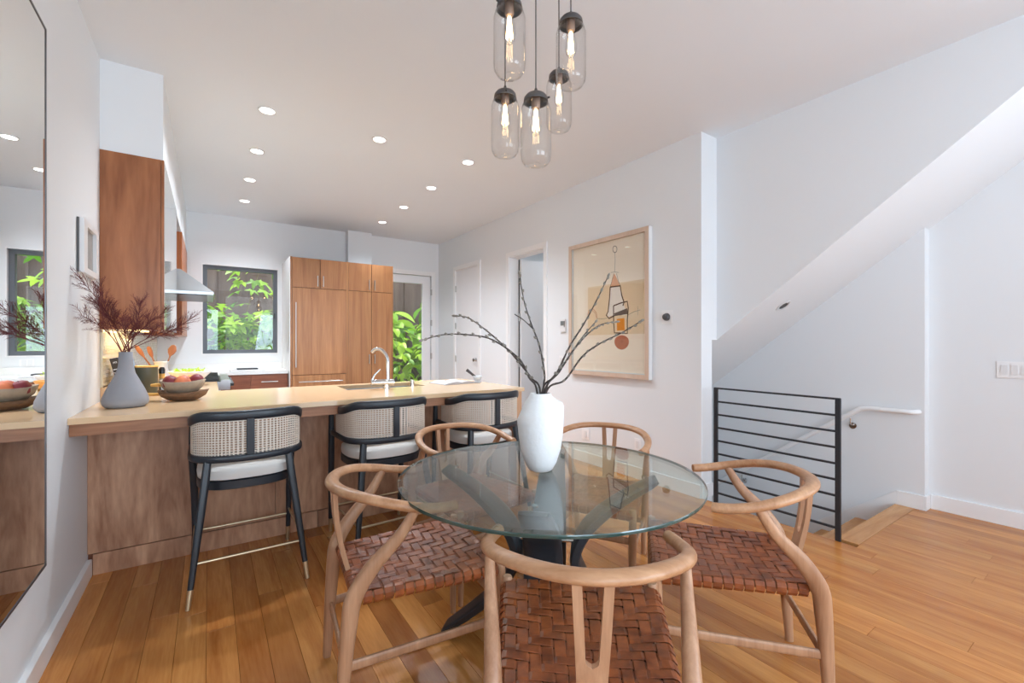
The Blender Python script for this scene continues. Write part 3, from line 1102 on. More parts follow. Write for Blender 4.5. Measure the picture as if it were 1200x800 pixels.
M['ink'] = plain('brown_ink', srgb(84, 60, 46), 0.8, noise=0.3, nscale=50)
M['inkthin'] = plain('grey_pencil', srgb(140, 130, 120), 0.8)
M['orange'] = plain('orange_gouache', srgb(232, 140, 36), 0.8, noise=0.1, nscale=40)
M['rust'] = plain('rust_wash', srgb(190, 110, 80), 0.8, noise=0.35, nscale=25)
M['peachwash'] = plain('peach_wash', srgb(232, 168, 128), 0.8, noise=0.2, nscale=25)
M['palewash'] = plain('pale_wash', srgb(242, 230, 220), 0.8, noise=0.05, nscale=20)
M['tanwash'] = plain('tan_wash', srgb(238, 208, 172), 0.8, noise=0.06, nscale=9)
M['greywash'] = plain('grey_wash', srgb(96, 88, 82), 0.8, noise=0.4, nscale=60)


def pxart(u, v):
    """zoomed crop coordinates (582x800 of region 640..800 x 240..460) on the sheet plane"""
    px, py = 640 + u / 3.6375, 240 + v / 3.6375
    d = FW + RT * ((px - 600) / 523.0) + Vector((0, 0, (402 - py) / 523.0))
    tt = (XR - 0.0225) / d.x
    q = EYE + d * tt
    return ((AY1 - q.y) / (AY1 - AY0), (q.z - AZ0) / (AZ1 - AZ0))


def pa(pts):
    return [pxart(*p) for p in pts]


patch(pa([(178, 352), (420, 315), (420, 548), (178, 556)]), 'tanwash', -0.0221)
patch(pa([(272, 350), (312, 346), (332, 428), (345, 470), (290, 470), (262, 478)]), 'palewash', -0.0222)
patch(pa([(290, 292), (300, 310), (316, 345), (273, 350), (282, 318)]), 'peachwash')
patch(pa([(301, 486), (334, 482), (335, 534), (302, 536)]), 'orange', -0.0226)
patch(pa([(290, 462), (346, 440), (347, 462), (320, 470), (292, 473)]), 'greywash', -0.0226)
c = [(322 + 31 * math.cos(a) * (1 - 0.1 * math.sin(a)), 586 + 31 * math.sin(a)) for a in [2 * PI * k / 20 for k in range(20)]]
patch(pa(c), 'rust')
loop = [(293 + 9 * math.cos(a), 189 + 14 * math.sin(a)) for a in [2 * PI * k / 16 for k in range(17)]]
stroke(pa(loop), 0.006, 'ink')
stroke(pa([(293, 204), (294, 240), (292, 285)]), 0.004, 'inkthin')
stroke(pa([(276, 288), (292, 286), (310, 288)]), 0.004, 'inkthin')
stroke(pa([(288, 292), (280, 325), (273, 350)]), 0.004, 'ink')
stroke(pa([(300, 292), (308, 325), (316, 345)]), 0.004, 'ink')
stroke(pa([(273, 350), (316, 345), (322, 385), (332, 415), (327, 430)]), 0.014, 'ink')
stroke(pa([(273, 350), (270, 400), (264, 455), (256, 470), (268, 484), (290, 472)]), 0.014, 'ink')
stroke(pa([(287, 430), (318, 418), (346, 411), (350, 440), (346, 490), (346, 548), (315, 546), (291, 545), (288, 500), (287, 430)]), 0.013, 'ink')
stroke(pa([(290, 472), (350, 462)]), 0.01, 'ink')
stroke(pa([(350, 468), (375, 455), (402, 447)]), 0.004, 'inkthin')
stroke(pa([(390, 430), (391, 470)]), 0.003, 'inkthin')
stroke(pa([(176, 470), (182, 450), (200, 444), (214, 458), (218, 484)]), 0.006, M['rust'])
stroke(pa([(180, 462), (196, 450), (210, 462), (214, 480)]), 0.005, M['rust'])
stroke(pa([(214, 484), (240, 486), (262, 482)]), 0.004, 'inkthin')
obj('glazing', bx(-0.0455, -0.0425, AY0 + fwid, AY1 - fwid, AZ0 + fwid, AZ1 - fwid), 'glass', art)

# small picture on the left wall
sp_ = thing('framed_picture', 'small narrow white-framed grey print on the left wall by the cabinet', 'picture', (XL, 0, 0))
b = BM()
y0, y1, z0, z1 = 3.08, 3.44, 1.63, 1.905
for a in ((y0, y1, z0, z0 + 0.03), (y0, y1, z1 - 0.03, z1), (y0, y0 + 0.08, z0 + 0.03, z1 - 0.03), (y1 - 0.06, y1, z0 + 0.03, z1 - 0.03)):
    box(b, 0.001, 0.028, *a)
obj('frame', b, 'white', sp_)
obj('print', bx(0.001, 0.012, y0 + 0.08, y1 - 0.06, z0 + 0.03, z1 - 0.03), plain('grey_print', srgb(150, 148, 145), 0.7, noise=0.35, nscale=12), sp_)
obj('back_edge', bx(0.001, 0.010, y0 - 0.006, y0 - 0.0005, z0, z1), 'pewter', sp_)

# big mirror
mi = thing('wall_mirror', 'tall frameless wall mirror with a thin metal edge, far left', 'mirror', (XL, 0, 0))
my0, my1, mz0, mz1 = 0.9, 2.40, 0.43, 2.46
obj('mirror_glass', bx(0.02, 0.035, my0, my1, mz0, mz1), 'mirror', mi)
b = BM()
box(b, 0.002, 0.037, my1, my1 + 0.008, mz0 - 0.008, mz1 + 0.008)
box(b, 0.002, 0.037, my0 - 0.008, my0, mz0 - 0.008, mz1 + 0.008)
box(b, 0.002, 0.037, my0, my1, mz0 - 0.008, mz0)
box(b, 0.002, 0.037, my0, my1, mz1, mz1 + 0.008)
obj('metal_edge', b, 'pewter', mi)

# plates, switches, outlets
th = thing('thermostat', 'small white thermostat with a grey screen left of the framed drawing', 'thermostat', (XR, 3.86, 1.48))
obj('case', bx(-0.022, -0.001, -0.045, 0.045, -0.085, 0.06), 'white', th, bevel=0.004)
obj('screen', bx(-0.0245, -0.0225, -0.025, 0.03, -0.01, 0.04), plain('grey_screen', srgb(120, 126, 126), 0.3), th)
obj('button', bx(-0.0245, -0.0225, -0.04, -0.03, -0.03, 0.04), 'pewter', th)


def outlet(name, label, cat, loc, ny, w=0.075, h=0.115, axis='x', group=None, rockers=1):
    t = thing(name, label, cat, loc, 0, group)
    if axis == 'x':
        obj('plate', bx(-0.007, -0.001, -w / 2, w / 2, -h / 2, h / 2), 'trim', t, bevel=0.002)
        for k in range(rockers):
            c = (k - (rockers - 1) / 2) * 0.047
            obj('rocker' if cat == 'switch' else 'socket', bx(-0.012, -0.0075, c - 0.017, c + 0.017, -0.033, 0.033), 'white', t, bevel=0.001)
    else:
        obj('plate', bx(-w / 2, w / 2, -0.007, -0.001, -h / 2, h / 2), 'trim', t, bevel=0.002)
        for k in range(rockers):
            c = (k - (rockers - 1) / 2) * 0.047
            obj('rocker' if cat == 'switch' else 'socket', bx(c - 0.017, c + 0.017, -0.012, -0.0075, -0.033, 0.033), 'white', t, bevel=0.001)
    return t


outlet('switch_plate', 'white wall switch just below the thermostat', 'switch', (XR, 3.88, 1.07), 0, 0.12, 0.115, rockers=2)
outlet('switch_plate', 'white switch plate on the far right wall beside the stairs', 'switch', (XW, 0.60, 1.085), 0, 0.17, 0.115, rockers=3)
outlet('wall_outlet', 'low white wall outlet right of the framed drawing, above baseboard', 'outlet', (XR, 2.80, 0.32), 0)
outlet('wall_outlet', 'low white wall outlet seen through the glass table near the vase', 'outlet', (XR, 3.50, 0.30), 0, 0.12)
outlet('wall_outlet', 'white outlet on the kitchen back wall under the window', 'outlet', (0.66, YB, 1.05), 0, 0.12, 0.08, 'y', rockers=2)
outlet('wall_outlet', 'small outlet on the mosaic backsplash behind the cookbooks', 'outlet', (XL + 0.02, 4.0, 1.08), 0, 0.07, 0.1)
bpy.data.objects['wall_outlet.003'].rotation_euler = (0, 0, PI)
dm = thing('dimmer_knob', 'dark round dimmer knob on a white plate right of the framed drawing', 'switch', (XR, 2.477, 1.50))
obj('plate', bx(-0.006, -0.001, -0.057, 0.057, -0.06, 0.06), 'trim', dm, bevel=0.002)
obj('knob', lathe(BM(), [(0, 0), (0.034, 0), (0.034, 0.012), (0.026, 0.03), (0.014, 0.033), (0.010, 0.028), (0, 0.028)], 22), 'pewter', dm, smooth=True, loc=(-0.0065, 0.0, 0.0), rot=(0, -PI / 2, 0))

# ------------------------------------------------------------------ glass table
TCX, TCY, TZ, TR = 1.15, 1.43, 0.745, 0.60
tb = thing('dining_table', 'round glass dining table on a dark sculptural base', 'table', (TCX, TCY, 0))
bm = BM()
seg = 96
r_in = TR - 0.022


def ring(r, z):
    return [bm.verts.new((r * math.cos(2 * PI * k / seg), r * math.sin(2 * PI * k / seg), z)) for k in range(seg)]


a, b_, c_, d_, e_ = ring(r_in, TZ), ring(TR - 0.001, TZ - 0.004), ring(TR, TZ - 0.0075), ring(TR - 0.001, TZ - 0.0155), ring(TR - 0.004, TZ - 0.016)
bm.faces.new(a)
bm.faces.new(e_[::-1])
mats_idx = []
for A, B, mi_ in ((a, b_, 0), (b_, c_, 1), (c_, d_, 1), (d_, e_, 0)):
    for k in range(seg):
        f = bm.faces.new((A[k], B[k], B[(k + 1) % seg], A[(k + 1) % seg]))
        f.material_index = mi_
obj('glass_top', bm, ['tableglass', 'edgeglass'], tb)
# C-shaped legs
for ang in (134, 46, -44, 226):
    prof = [(0.45, 0.718), (0.42, 0.701), (0.33, 0.645), (0.235, 0.572), (0.158, 0.488), (0.122, 0.385), (0.158, 0.285), (0.235, 0.19), (0.33, 0.105), (0.42, 0.036), (0.45, 0.016)]
    pts = catmull([(r, 0, z) for r, z in prof], 5)
    rad = lerpl([(0.048, 0.006), (0.055, 0.013), (0.062, 0.016), (0.070, 0.02), (0.076, 0.022), (0.078, 0.022), (0.076, 0.022), (0.070, 0.02), (0.062, 0.016), (0.054, 0.013), (0.048, 0.009)], len(pts))
    b = BM()
    tube(b, pts, rad, 12, side=(0, 1, 0), power=5)
    o = obj('leg', b, 'tablebase', tb, smooth=True)
    o.location = (0.03, 0.05, 0)
    o.rotation_euler = (0, 0, math.radians(ang))
    pd = obj('rubber_pad', lathe(BM(), [(0, 0.722), (0.012, 0.722), (0.012, 0.7285), (0, 0.7285)], 12, (0.40, 0)), 'chrome', o)
    gl = obj('foot_glide', lathe(BM(), [(0, 0.0), (0.02, 0.0), (0.02, 0.006), (0, 0.006)], 14, (0.43, 0)), 'chrome', o)
bm = BM()
for z in (0.33, 0.44):
    tube(bm, [(-0.12, 0, z), (0.12, 0, z)], 0.006, 8)
    tube(bm, [(0, -0.12, z), (0, 0.12, z)], 0.006, 8)
o = obj('bolt', bm, 'chrome', tb)
o.location = (0.03, 0.05, 0)
o.rotation_euler = (0, 0, math.radians(48))

# ------------------------------------------------------------------ wishbone chairs
RW, RD, RA, RZA, RZB = 0.27, 0.264, 0.117, 0.696, 0.758


def rail_z(y):
    k = max(0, min(1, (RA - y) / (RA + RD)))
    k = k * k * (3 - 2 * k)
    return RZA + (RZB - RZA) * k


def rail_pts():
    L_ = []
    for k in range(8):
        s = RA * (1 - k / 8)
        L_.append((-RW * (1 - .06 * (s / RA) ** 2), s))
    for k in range(37):
        t = PI * k / 36
        L_.append((-RW * math.cos(t), -RD * math.sin(t)))
    for k in range(1, 9):
        s = RA * k / 8
        L_.append((RW * (1 - .06 * (s / RA) ** 2), s))
    return [(x, y, rail_z(y)) for x, y in L_]


def seatw(y):       # half width of the seat at y (front y=.215, rear y=-.205)
    return 0.205 + (0.255 - 0.205) * (y + 0.205) / 0.51


def seatz(s, y):
    return 0.445 - 0.013 * (1 - s * s) * (1 - ((y - 0.05) / 0.255) ** 2)


def make_chair(label):
    t = thing('dining_chair', label, 'chair', (0, 0, 0), 0, 'oak wishbone chairs around the glass table')
    # bent back rail
    P = rail_pts()
    n_ = len(P)
    rad = []
    for i, p in enumerate(P):
        k = max(0, -p[1] / RD)
        e = min(i, n_ - 1 - i)
        sc = 0.94 if e == 0 else 1
        rad.append(((0.018 + 0.007 * k) * sc, (0.0175 - 0.001 * k) * sc))
    side = []
    for p in P:
        side.append((p[0], p[1] if p[1] < 0 else 0, 0.0) if abs(p[0]) > 1e-4 or p[1] < 0 else (1, 0, 0))
    obj('back_rail', tube(BM(), P, rad, 16, side=side), 'oakrail', t, smooth=True)
    # front legs
    for sx in (-1, 1):
        pts = [(sx * 0.243, 0.295, 0.0), (sx * 0.243, 0.295, 0.02), (sx * 0.245, 0.298, 0.25), (sx * 0.247, 0.30, 0.40), (sx * 0.247, 0.30, 0.452), (sx * 0.247, 0.30, 0.458)]
        obj('leg', tube(BM(), pts, [0.0125, 0.0135, 0.019, 0.0185, 0.0175, 0.014], 14), 'oak', t, smooth=True)
    # rear legs: sweep forward above the seat to carry the arms
    for sx in (-1, 1):
        key = [(sx * 0.205, -0.262, 0.0), (sx * 0.210, -0.250, 0.20), (sx * 0.220, -0.236, 0.36), (sx * 0.226, -0.222, 0.445), (sx * 0.236, -0.165, 0.535), (sx * 0.252, -0.085, 0.62), (sx * 0.262, -0.03, rail_z(-0.03) - 0.010)]
        pts = catmull(key, 5)
        rad = lerpl([(0.014, 0.015), (0.018, 0.022), (0.021, 0.027), (0.0225, 0.029), (0.020, 0.026), (0.016, 0.020), (0.0125, 0.0155)], len(pts))
        obj('leg', tube(BM(), pts, rad, 14, side=(1, 0, 0), power=2.4), 'oak', t, smooth=True)
    # Y-shaped splat
    b = BM()
    zb, zt, zs = 0.425, RZB - 0.008, 0.545
    N = 60

    def yy(z):
        q = (z - zb) / (zt - zb)
        return -0.208 - 0.052 * q - 0.012 * math.sin(PI * q)
    rows = []
    for i in range(N + 1):
        z = zb + (zt - zb) * i / N
        q = (z - zb) / (zt - zb)
        wo = 0.034 + 0.013 * max(0, (q - 0.15) / 0.85) ** 1.1
        if z <= zs:
            wi = 0.0
        else:
            r_ = (z - zs) / (zt - zs)
            wi = min(wo - 0.0225, 0.062 * math.sqrt(r_))
            wi = max(wi, 0)
        rows.append((z, wo, wi))
    th_ = 0.0085
    for sx in (-1, 1):
        V = []
        for z, wo, wi in rows:
            y_ = yy(z)
            V.append([b.verts.new((sx * wi, y_ - th_, z)), b.verts.new((sx * wo, y_ - th_, z)), b.verts.new((sx * wo, y_ + th_, z)), b.verts.new((sx * wi, y_ + th_, z))])
        for A, B in zip(V, V[1:]):
            for k in range(4):
                b.faces.new((A[k], A[(k + 1) % 4], B[(k + 1) % 4], B[k]))
        b.faces.new(V[0])
        b.faces.new(V[-1][::-1])
    obj('back_splat', b, 'oak', t, smooth=True)
    # seat rails (hidden under the leather) and stretchers
    sr = BM()
    tube(sr, [(-0.232, 0.30, 0.428), (0.232, 0.30, 0.428)], 0.0125, 10)
    tube(sr, [(-0.205, -0.212, 0.428), (0.205, -0.212, 0.428)], 0.0125, 10)
    tube(sr, [(-0.199, -0.2, 0.428), (-0.243, 0.29, 0.428)], 0.0115, 10)
    tube(sr, [(0.199, -0.2, 0.428), (0.243, 0.29, 0.428)], 0.0115, 10)
    obj('seat_frame', sr, 'oak', t, smooth=True)
    for sx in (-1, 1):
        obj('stretcher', tube(BM(), [(sx * 0.212, -0.242, 0.215), (sx * 0.243, 0.293, 0.235)], (0.008, 0.0165), 12, side=(1, 0, 0), power=3) if False else tube(BM(), [(sx * 0.212, -0.242, 0.215), (sx * 0.243, 0.293, 0.235)], [(0.008, 0.0165)] * 2, 12, side=(1, 0, 0), power=3), 'oak', t, smooth=True)
    obj('stretcher', tube(BM(), [(-0.207, -0.246, 0.205), (0.207, -0.246, 0.205)], [(0.008, 0.0165)] * 2, 12, side=(0, 1, 0), power=3), 'oak', t, smooth=True)
    obj('stretcher', tube(BM(), [(-0.24, 0.296, 0.30), (0.24, 0.296, 0.30)], [(0.008, 0.0165)] * 2, 12, side=(0, 1, 0), power=3), 'oak', t, smooth=True)
    # woven leather seat
    ws = obj('woven_seat', bx(-0.198, 0.198, -0.198, 0.288, 0.424, 0.4255), plain('seat_webbing', srgb(52, 26, 14), 0.8), t)
    NA, NB = 13, 14    # front-to-back straps, side-to-side straps
    hh = 0.0024
    tk = 0.0013

    def over(i, j):     # True when the front-to-back strap i lies on top at crossing j
        return ((i + 2 * j) % 4) < 2 if False else ((i + j) % 4) < 2

    def ribbon(center, wv, name, sgn_=1):
        """center: list of Vector; wv: list of half-width vectors"""
        b = BM()
        V = []
        for q_, (c, w_) in enumerate(zip(center, wv)):
            tg = center[min(q_ + 1, len(center) - 1)] - center[max(q_ - 1, 0)]
            up = w_.cross(tg).normalized() * tk * sgn_
            V.append([b.verts.new(c - w_ * 1.0), b.verts.new(c - w_ * 0.88 + up), b.verts.new(c + w_ * 0.88 + up), b.verts.new(c + w_), b.verts.new(c - up)])
        for A, B in zip(V, V[1:]):
            for k in range(5):
                b.faces.new((A[k], A[(k + 1) % 5], B[(k + 1) % 5], B[k]))
        b.faces.new(V[0])
        b.faces.new(V[-1][::-1])
        return obj(name, b, 'leather', ws)
    ys = [0.285 - (0.48) * (j + 0.5) / NB for j in range(NB)]      # front to rear
    fs = [-1 + 2 * (i + 0.5) / NA for i in range(NA)]
    dy = 0.48 / NB
    for i in range(NA):
        f = fs[i]
        C_, Wv = [], []

        def add(y, dz, sx=0.0):
            z = seatz(f, max(-0.2, min(0.29, y))) + dz
            C_.append(Vector((f * seatw(y), y, z)))
            Wv.append(Vector((seatw(y) / NA * 0.90, 0, 0)))
        # wrap over the front rail
        for (y, z) in ((0.304, 0.402), (0.316, 0.414), (0.3185, 0.430), (0.312, 0.4415), (0.30, 0.446)):
            C_.append(Vector((f * seatw(0.30), y, z)))
            Wv.append(Vector((seatw(0.30) / NA * 0.90, 0, 0)))
        for j in range(NB):
            h_ = hh if over(i, j) else -hh
            add(ys[j] + dy * 0.28, h_)
            add(ys[j] - dy * 0.28, h_)
        for (y, z) in ((-0.205, 0.446), (-0.222, 0.441), (-0.2285, 0.428), (-0.224, 0.412)):
            C_.append(Vector((f * seatw(-0.205), y, z)))
            Wv.append(Vector((seatw(-0.205) / NA * 0.90, 0, 0)))
        if abs(f) < 0.96 or True:
            ribbon(C_, Wv, 'strap', -1)
    for j in range(NB):
        y = ys[j]
        W_ = seatw(y)
        C_, Wv = [], []
        wv = Vector((0, dy * 0.44, 0))
        sl = 0.05 / 0.42
        C_ += [Vector((-W_ - 0.004, y, 0.405)), Vector((-W_ - 0.0145, y, 0.418)), Vector((-W_ - 0.0145, y, 0.433)), Vector((-W_ - 0.004, y, 0.4445))]
        for i in range(NA):
            h_ = -hh if over(i, j) else hh
            for q in (-0.28, 0.28):
                f = fs[i] + q * 2 / NA
                C_.append(Vector((f * W_, y, seatz(f, y) + h_)))
        C_ += [Vector((W_ + 0.004, y, 0.4445)), Vector((W_ + 0.0145, y, 0.433)), Vector((W_ + 0.0145, y, 0.418)), Vector((W_ + 0.004, y, 0.405))]
        ribbon(C_, [wv] * len(C_), 'strap', -1)
    return t


chair = make_chair('oak wishbone chair in the foreground, its curved back towards the camera')
spots = [
    (0.863, 0.912, 50.5, None),
    (0.635, 1.69, -6, 'oak wishbone chair on the left side of the glass table, facing right'),
    (1.727, 0.978, 130.7, 'oak wishbone chair on the right of the table, in front of the railing'),
    (1.216, 2.249, 276.5, 'oak wishbone chair behind the table, in front of the third bar stool'),
    (1.843, 1.832, 210, 'oak wishbone chair behind the table, between white vase and framed drawing wall'),
]
for k, (x, y, a, lb_) in enumerate(spots):
    c = chair if k == 0 else copy_tree(chair)
    c.location = (x, y, 0)
    c.rotation_euler = (0, 0, math.radians(a) - PI / 2)
    if lb_:
        c['label'] = lb_

# ------------------------------------------------------------------ counter stools


def make_stool(label):
    t = thing('bar_stool', label, 'stool', (0, 0, 0), 0, 'black cane-backed bar stools at the peninsula')
    # plan curve of the back: y=0 centre of seat, rear negative

    def plan(s, w=0.258, d=0.27):
        # s from -1 (left front) to 1 (right front)
        a = abs(s)
        sg = math.copysign(1, s)
        if a > 0.62:
            q = (a - 0.62) / 0.38
            return (sg * w, -0.06 + q * 0.27)
        q = a / 0.62
        th = q * PI / 2
        return (sg * w * math.sin(th) ** 0.85, -0.06 - (d - 0.06) * math.cos(th) ** 0.75)

    def topz(s):
        a = abs(s)
        k = max(0, min(1, (0.75 - a) / 0.45))
        k = k * k * (3 - 2 * k)
        return 0.848 + 0.052 * k
    S_ = [-1 + 2 * k / 56 for k in range(57)]
    P = [(plan(s)[0], plan(s)[1], topz(s)) for s in S_]
    side = [(p[0] * 1.0, min(p[1], 0), 0) for p in P]
    rad = [(0.014, 0.025)] * len(P)
    obj('top_rail', tube(BM(), P, rad, 12, side=side, power=3.2), 'black', t, smooth=True)
    S2 = [s for s in S_ if abs(s) < 0.93]
    P2 = [(plan(s)[0], plan(s)[1], 0.682 + 0.004 * abs(s)) for s in S2]
    side2 = [(p[0], min(p[1], 0), 0) for p in P2]
    obj('lower_rail', tube(BM(), P2, [(0.014, 0.018)] * len(P2), 12, side=side2, power=3.2), 'black', t, smooth=True)
    # centre splat
    obj('back_splat', bx(-0.018, 0.018, -0.282, -0.258, 0.698, 0.885), 'black', t, bevel=0.003)
    # cane panels
    zlo = 0.696
    for sg in (-1, 1):
        b = BM()
        s0, s1 = 0.010, 0.82
        n_ = 30
        ss = [sg * (s0 + (s1 - s0) * k / n_) for k in range(n_ + 1)]
        mz = 15

        def pos(s, q, off):
            x, y = plan(s)
            zt = topz(s) - 0.016
            nrm = Vector((x, min(y, 0), 0)).normalized()
            return Vector((x, y, zlo + (zt - zlo) * q)) + nrm * off
        # vertical strands
        for s in ss:
            ds = 0.0056
            V = []
            for k in range(5):
                q = k / 4
                V.append([b.verts.new(pos(s - ds, q, 0.0012)), b.verts.new(pos(s + ds, q, 0.0012)), b.verts.new(pos(s + ds, q, 0.0)), b.verts.new(pos(s - ds, q, 0.0))])
            for A, B in zip(V, V[1:]):
                for k in range(4):
                    b.faces.new((A[k], A[(k + 1) % 4], B[(k + 1) % 4], B[k]))
        # horizontal strands
        for m in range(mz + 1):
            q = m / mz
            dq = 0.0165
            V = []
            for s in ss:
                V.append([b.verts.new(pos(s, q - dq, 0.0006)), b.verts.new(pos(s, q + dq, 0.0006)), b.verts.new(pos(s, q + dq, -0.0006)), b.verts.new(pos(s, q - dq, -0.0006))])
            for A, B in zip(V, V[1:]):
                for k in range(4):
                    b.faces.new((A[k], A[(k + 1) % 4], B[(k + 1) % 4], B[k]))
        obj('cane_panel', b, 'cane', t)
    # front legs rise to the arm ends
    for sx in (-1, 1):
        lg = obj('leg', tube(BM(), [(sx * 0.245, 0.262, 0.09), (sx * 0.248, 0.235, 0.4), (sx * 0.256, 0.20, 0.60), (sx * 0.258, 0.19, 0.838)], [0.013, 0.0185, 0.0195, 0.0155], 12, side=(1, 0, 0), power=3), 'black', t, smooth=True)
        obj('brass_tip', tube(BM(), [(sx * 0.243, 0.268, 0.0), (sx * 0.245, 0.262, 0.089)], [0.0105, 0.0135], 12), 'brass', lg, smooth=True)
    for sx in (-1, 1):
        lg = obj('leg', tube(BM(), [(sx * 0.252, -0.312, 0.09), (sx * 0.220, -0.272, 0.36), (sx * 0.196, -0.236, 0.56), (sx * 0.184, -0.218, 0.676)], [(0.013, 0.013), (0.018, 0.018), (0.020, 0.020), (0.018, 0.019)], 12, side=(1, 0, 0), power=3), 'black', t, smooth=True)
        obj('brass_tip', tube(BM(), [(sx * 0.262, -0.325, 0.0), (sx * 0.252, -0.312, 0.089)], [0.0105, 0.0135], 12), 'brass', lg, smooth=True)
    # seat ring and cushion
    R_ = []
    for k in range(40):
        a = 2 * PI * k / 40
        ca, sa = math.cos(a), math.sin(a)
        x = 0.234 * math.copysign(abs(ca) ** 0.72, ca)
        y = -0.005 + 0.228 * math.copysign(abs(sa) ** 0.72, sa)
        R_.append((x, y))

    def loft(levels, mat, name):
        b = BM()
        rings = []
        for sc, z in levels:
            rings.append([b.verts.new((x * sc, y * sc, z)) for x, y in R_])
        for A, B in zip(rings, rings[1:]):
            for k in range(40):
                b.faces.new((A[k], A[(k + 1) % 40], B[(k + 1) % 40], B[k]))
        b.faces.new(rings[0])
        b.faces.new(rings[-1])
        return obj(name, b, mat, t, smooth=True)
    loft([(0.97, 0.515), (1.0, 0.519), (1.0, 0.557), (0.97, 0.561)], 'black', 'seat_frame')
    loft([(0.93, 0.562), (0.985, 0.567), (1.0, 0.589), (0.985, 0.612), (0.92, 0.625), (0.6, 0.631), (0.2, 0.633)], 'fabric', 'cushion')
    # brass stretchers
    for p, q in (((-0.245, -0.295, 0.20), (0.245, -0.295, 0.20)), ((-0.247, 0.25, 0.175), (0.247, 0.25, 0.175))):
        obj('footrest', tube(BM(), [p, q], 0.0065, 10), 'brass', t, smooth=True)
    for sx in (-1, 1):
        obj('footrest', tube(BM(), [(sx * 0.243, -0.29, 0.21), (sx * 0.247, 0.25, 0.21)], 0.0055, 10), 'brass', t, smooth=True)
    return t


stool = make_stool('black cane-backed bar stool nearest the left wall, fully in view')
for k, (x, y, a, lb_) in enumerate([(0.178, 2.945, 0, None), (0.937, 2.935, 3, 'middle black cane-backed bar stool, behind the left wishbone chair'),
                                    (1.672, 2.92, 0.5, 'black cane-backed bar stool at the right end of the peninsula')]):
    c = stool if k == 0 else copy_tree(stool)
    c.location = (x, y, 0)
    c.rotation_euler = (0, 0, math.radians(a))
    if lb_:
        c['label'] = lb_

# ------------------------------------------------------------------ pendant cluster
pc = thing('ceiling_canopy', 'round canopy on the ceiling that feeds the pendant cords', 'canopy', (1.08, 1.46, H))
obj('plate', lathe(BM(), [(0, -0.001), (0.17, -0.001), (0.17, -0.02), (0.16, -0.028), (0, -0.028)], 36), 'pewter', pc, smooth=True)
BULB = []


def make_pendant(label):
    t = thing('pendant_lamp', label, 'lamp', (0, 0, 0), 0, 'clear glass jar pendants over the table')
    # origin: top of the metal cap
    obj('cap', lathe(BM(), [(0, 0.0), (0.005, 0.0), (0.007, -0.008), (0.011, -0.014), (0.024, -0.019), (0.038, -0.027), (0.046, -0.037), (0.048, -0.047), (0.048, -0.054), (0.045, -0.054), (0.043, -0.038), (0.02, -0.026), (0, -0.026)], 28), 'pewter', t, smooth=True)
    sc = obj('screw', tube(BM(), [(-0.047, 0, -0.043), (-0.056, 0, -0.043)], 0.004, 8), 'pewter', t)
    obj('socket', lathe(BM(), [(0, -0.0265), (0.017, -0.0265), (0.017, -0.07), (0.0135, -0.078), (0, -0.078)], 18), 'socket', t, smooth=True)
    # glass jar open at the top, dimpled bottom
    pr_ = [(0.041, -0.037), (0.042, -0.05), (0.054, -0.068), (0.060, -0.09), (0.060, -0.255), (0.057, -0.278), (0.047, -0.294), (0.03, -0.300), (0.018, -0.296), (0, -0.288)]
    inn = [(max(r - 0.0022, 0), z + (0.0022 if z < -0.28 else 0)) for r, z in reversed(pr_)]
    b = BM()
    lathe_open(b, pr_ + inn[0:], 40)
    obj('glass_jar', b, 'jar', t, smooth='all')
    bl = obj('bulb', lathe(BM(), [(0.0125, -0.078), (0.014, -0.085), (0.021, -0.115), (0.0235, -0.145), (0.019, -0.168), (0.009, -0.18), (0, -0.183)], 20), 'jar', t, smooth='all')
    b = BM()
    for k in range(6):
        a = 2 * PI * k / 6
        a2 = a + PI / 6
        tube(b, [(0.006 * math.cos(a), 0.006 * math.sin(a), -0.088), (0.0125 * math.cos(a2), 0.0125 * math.sin(a2), -0.162), ], 0.0011, 5)
    obj('filament', b, 'filament', bl)
    obj('stem', lathe(BM(), [(0, -0.082), (0.0065, -0.082), (0.0085, -0.105), (0.008, -0.14), (0.003, -0.155), (0, -0.155)], 12), 'bulbglow', bl, smooth='all')
    return t


def lathe_open(bm, prof, seg):
    rings = []
    for r, z in prof:
        if r < 1e-5:
            rings.append([bm.verts.new((0, 0, z))])
        else:
            rings.append([bm.verts.new((r * math.cos(2 * PI * k / seg), r * math.sin(2 * PI * k / seg), z)) for k in range(seg)])
    for A, B in zip(rings, rings[1:]):
        for k in range(seg):
            k2 = (k + 1) % seg
            if len(A) == 1 and len(B) == 1:
                continue
            if len(A) == 1:
                bm.faces.new((A[0], B[k2], B[k]))
            elif len(B) == 1:
                bm.faces.new((A[k], A[k2], B[0]))
            else:
                bm.faces.new((A[k], A[k2], B[k2], B[k]))


pend = [(597, -6, 1.65, 'glass pendant lamp at upper left of the cluster, cut by the photo top'),
        (592, 101, 1.90, 'lower left glass pendant lamp, hanging under the upper left one'),
        (628, 104, 1.74, 'glass pendant lamp hanging lowest of the cluster, in its middle'),
        (655, 79, 2.10, 'glass pendant lamp hanging farthest back, partly behind the right one'),
        (669, 14, 1.78, 'glass pendant lamp at upper right of the cluster')]
proto = None
for k, (u, v, d, lb_) in enumerate(pend):
    p = at(u, v, d)
    if proto is None:
        proto = c = make_pendant(lb_)
    else:
        c = copy_tree(proto)
        c['label'] = lb_
    c.location = p
    c.rotation_euler = (0, 0, k * 1.1)
    top = Vector((1.08, 1.46, H - 0.026))
    loc = c.matrix_basis.inverted()
    mid = Vector((p.x, p.y, H - 0.03))
    b = BM()
    L_ = H - 0.03 - p.z
    tube(b, [(0, 0, -0.002), (0, 0, L_ * 0.5), (0, 0, L_)], 0.0028, 8)
    obj('cord', b, 'cord', c)

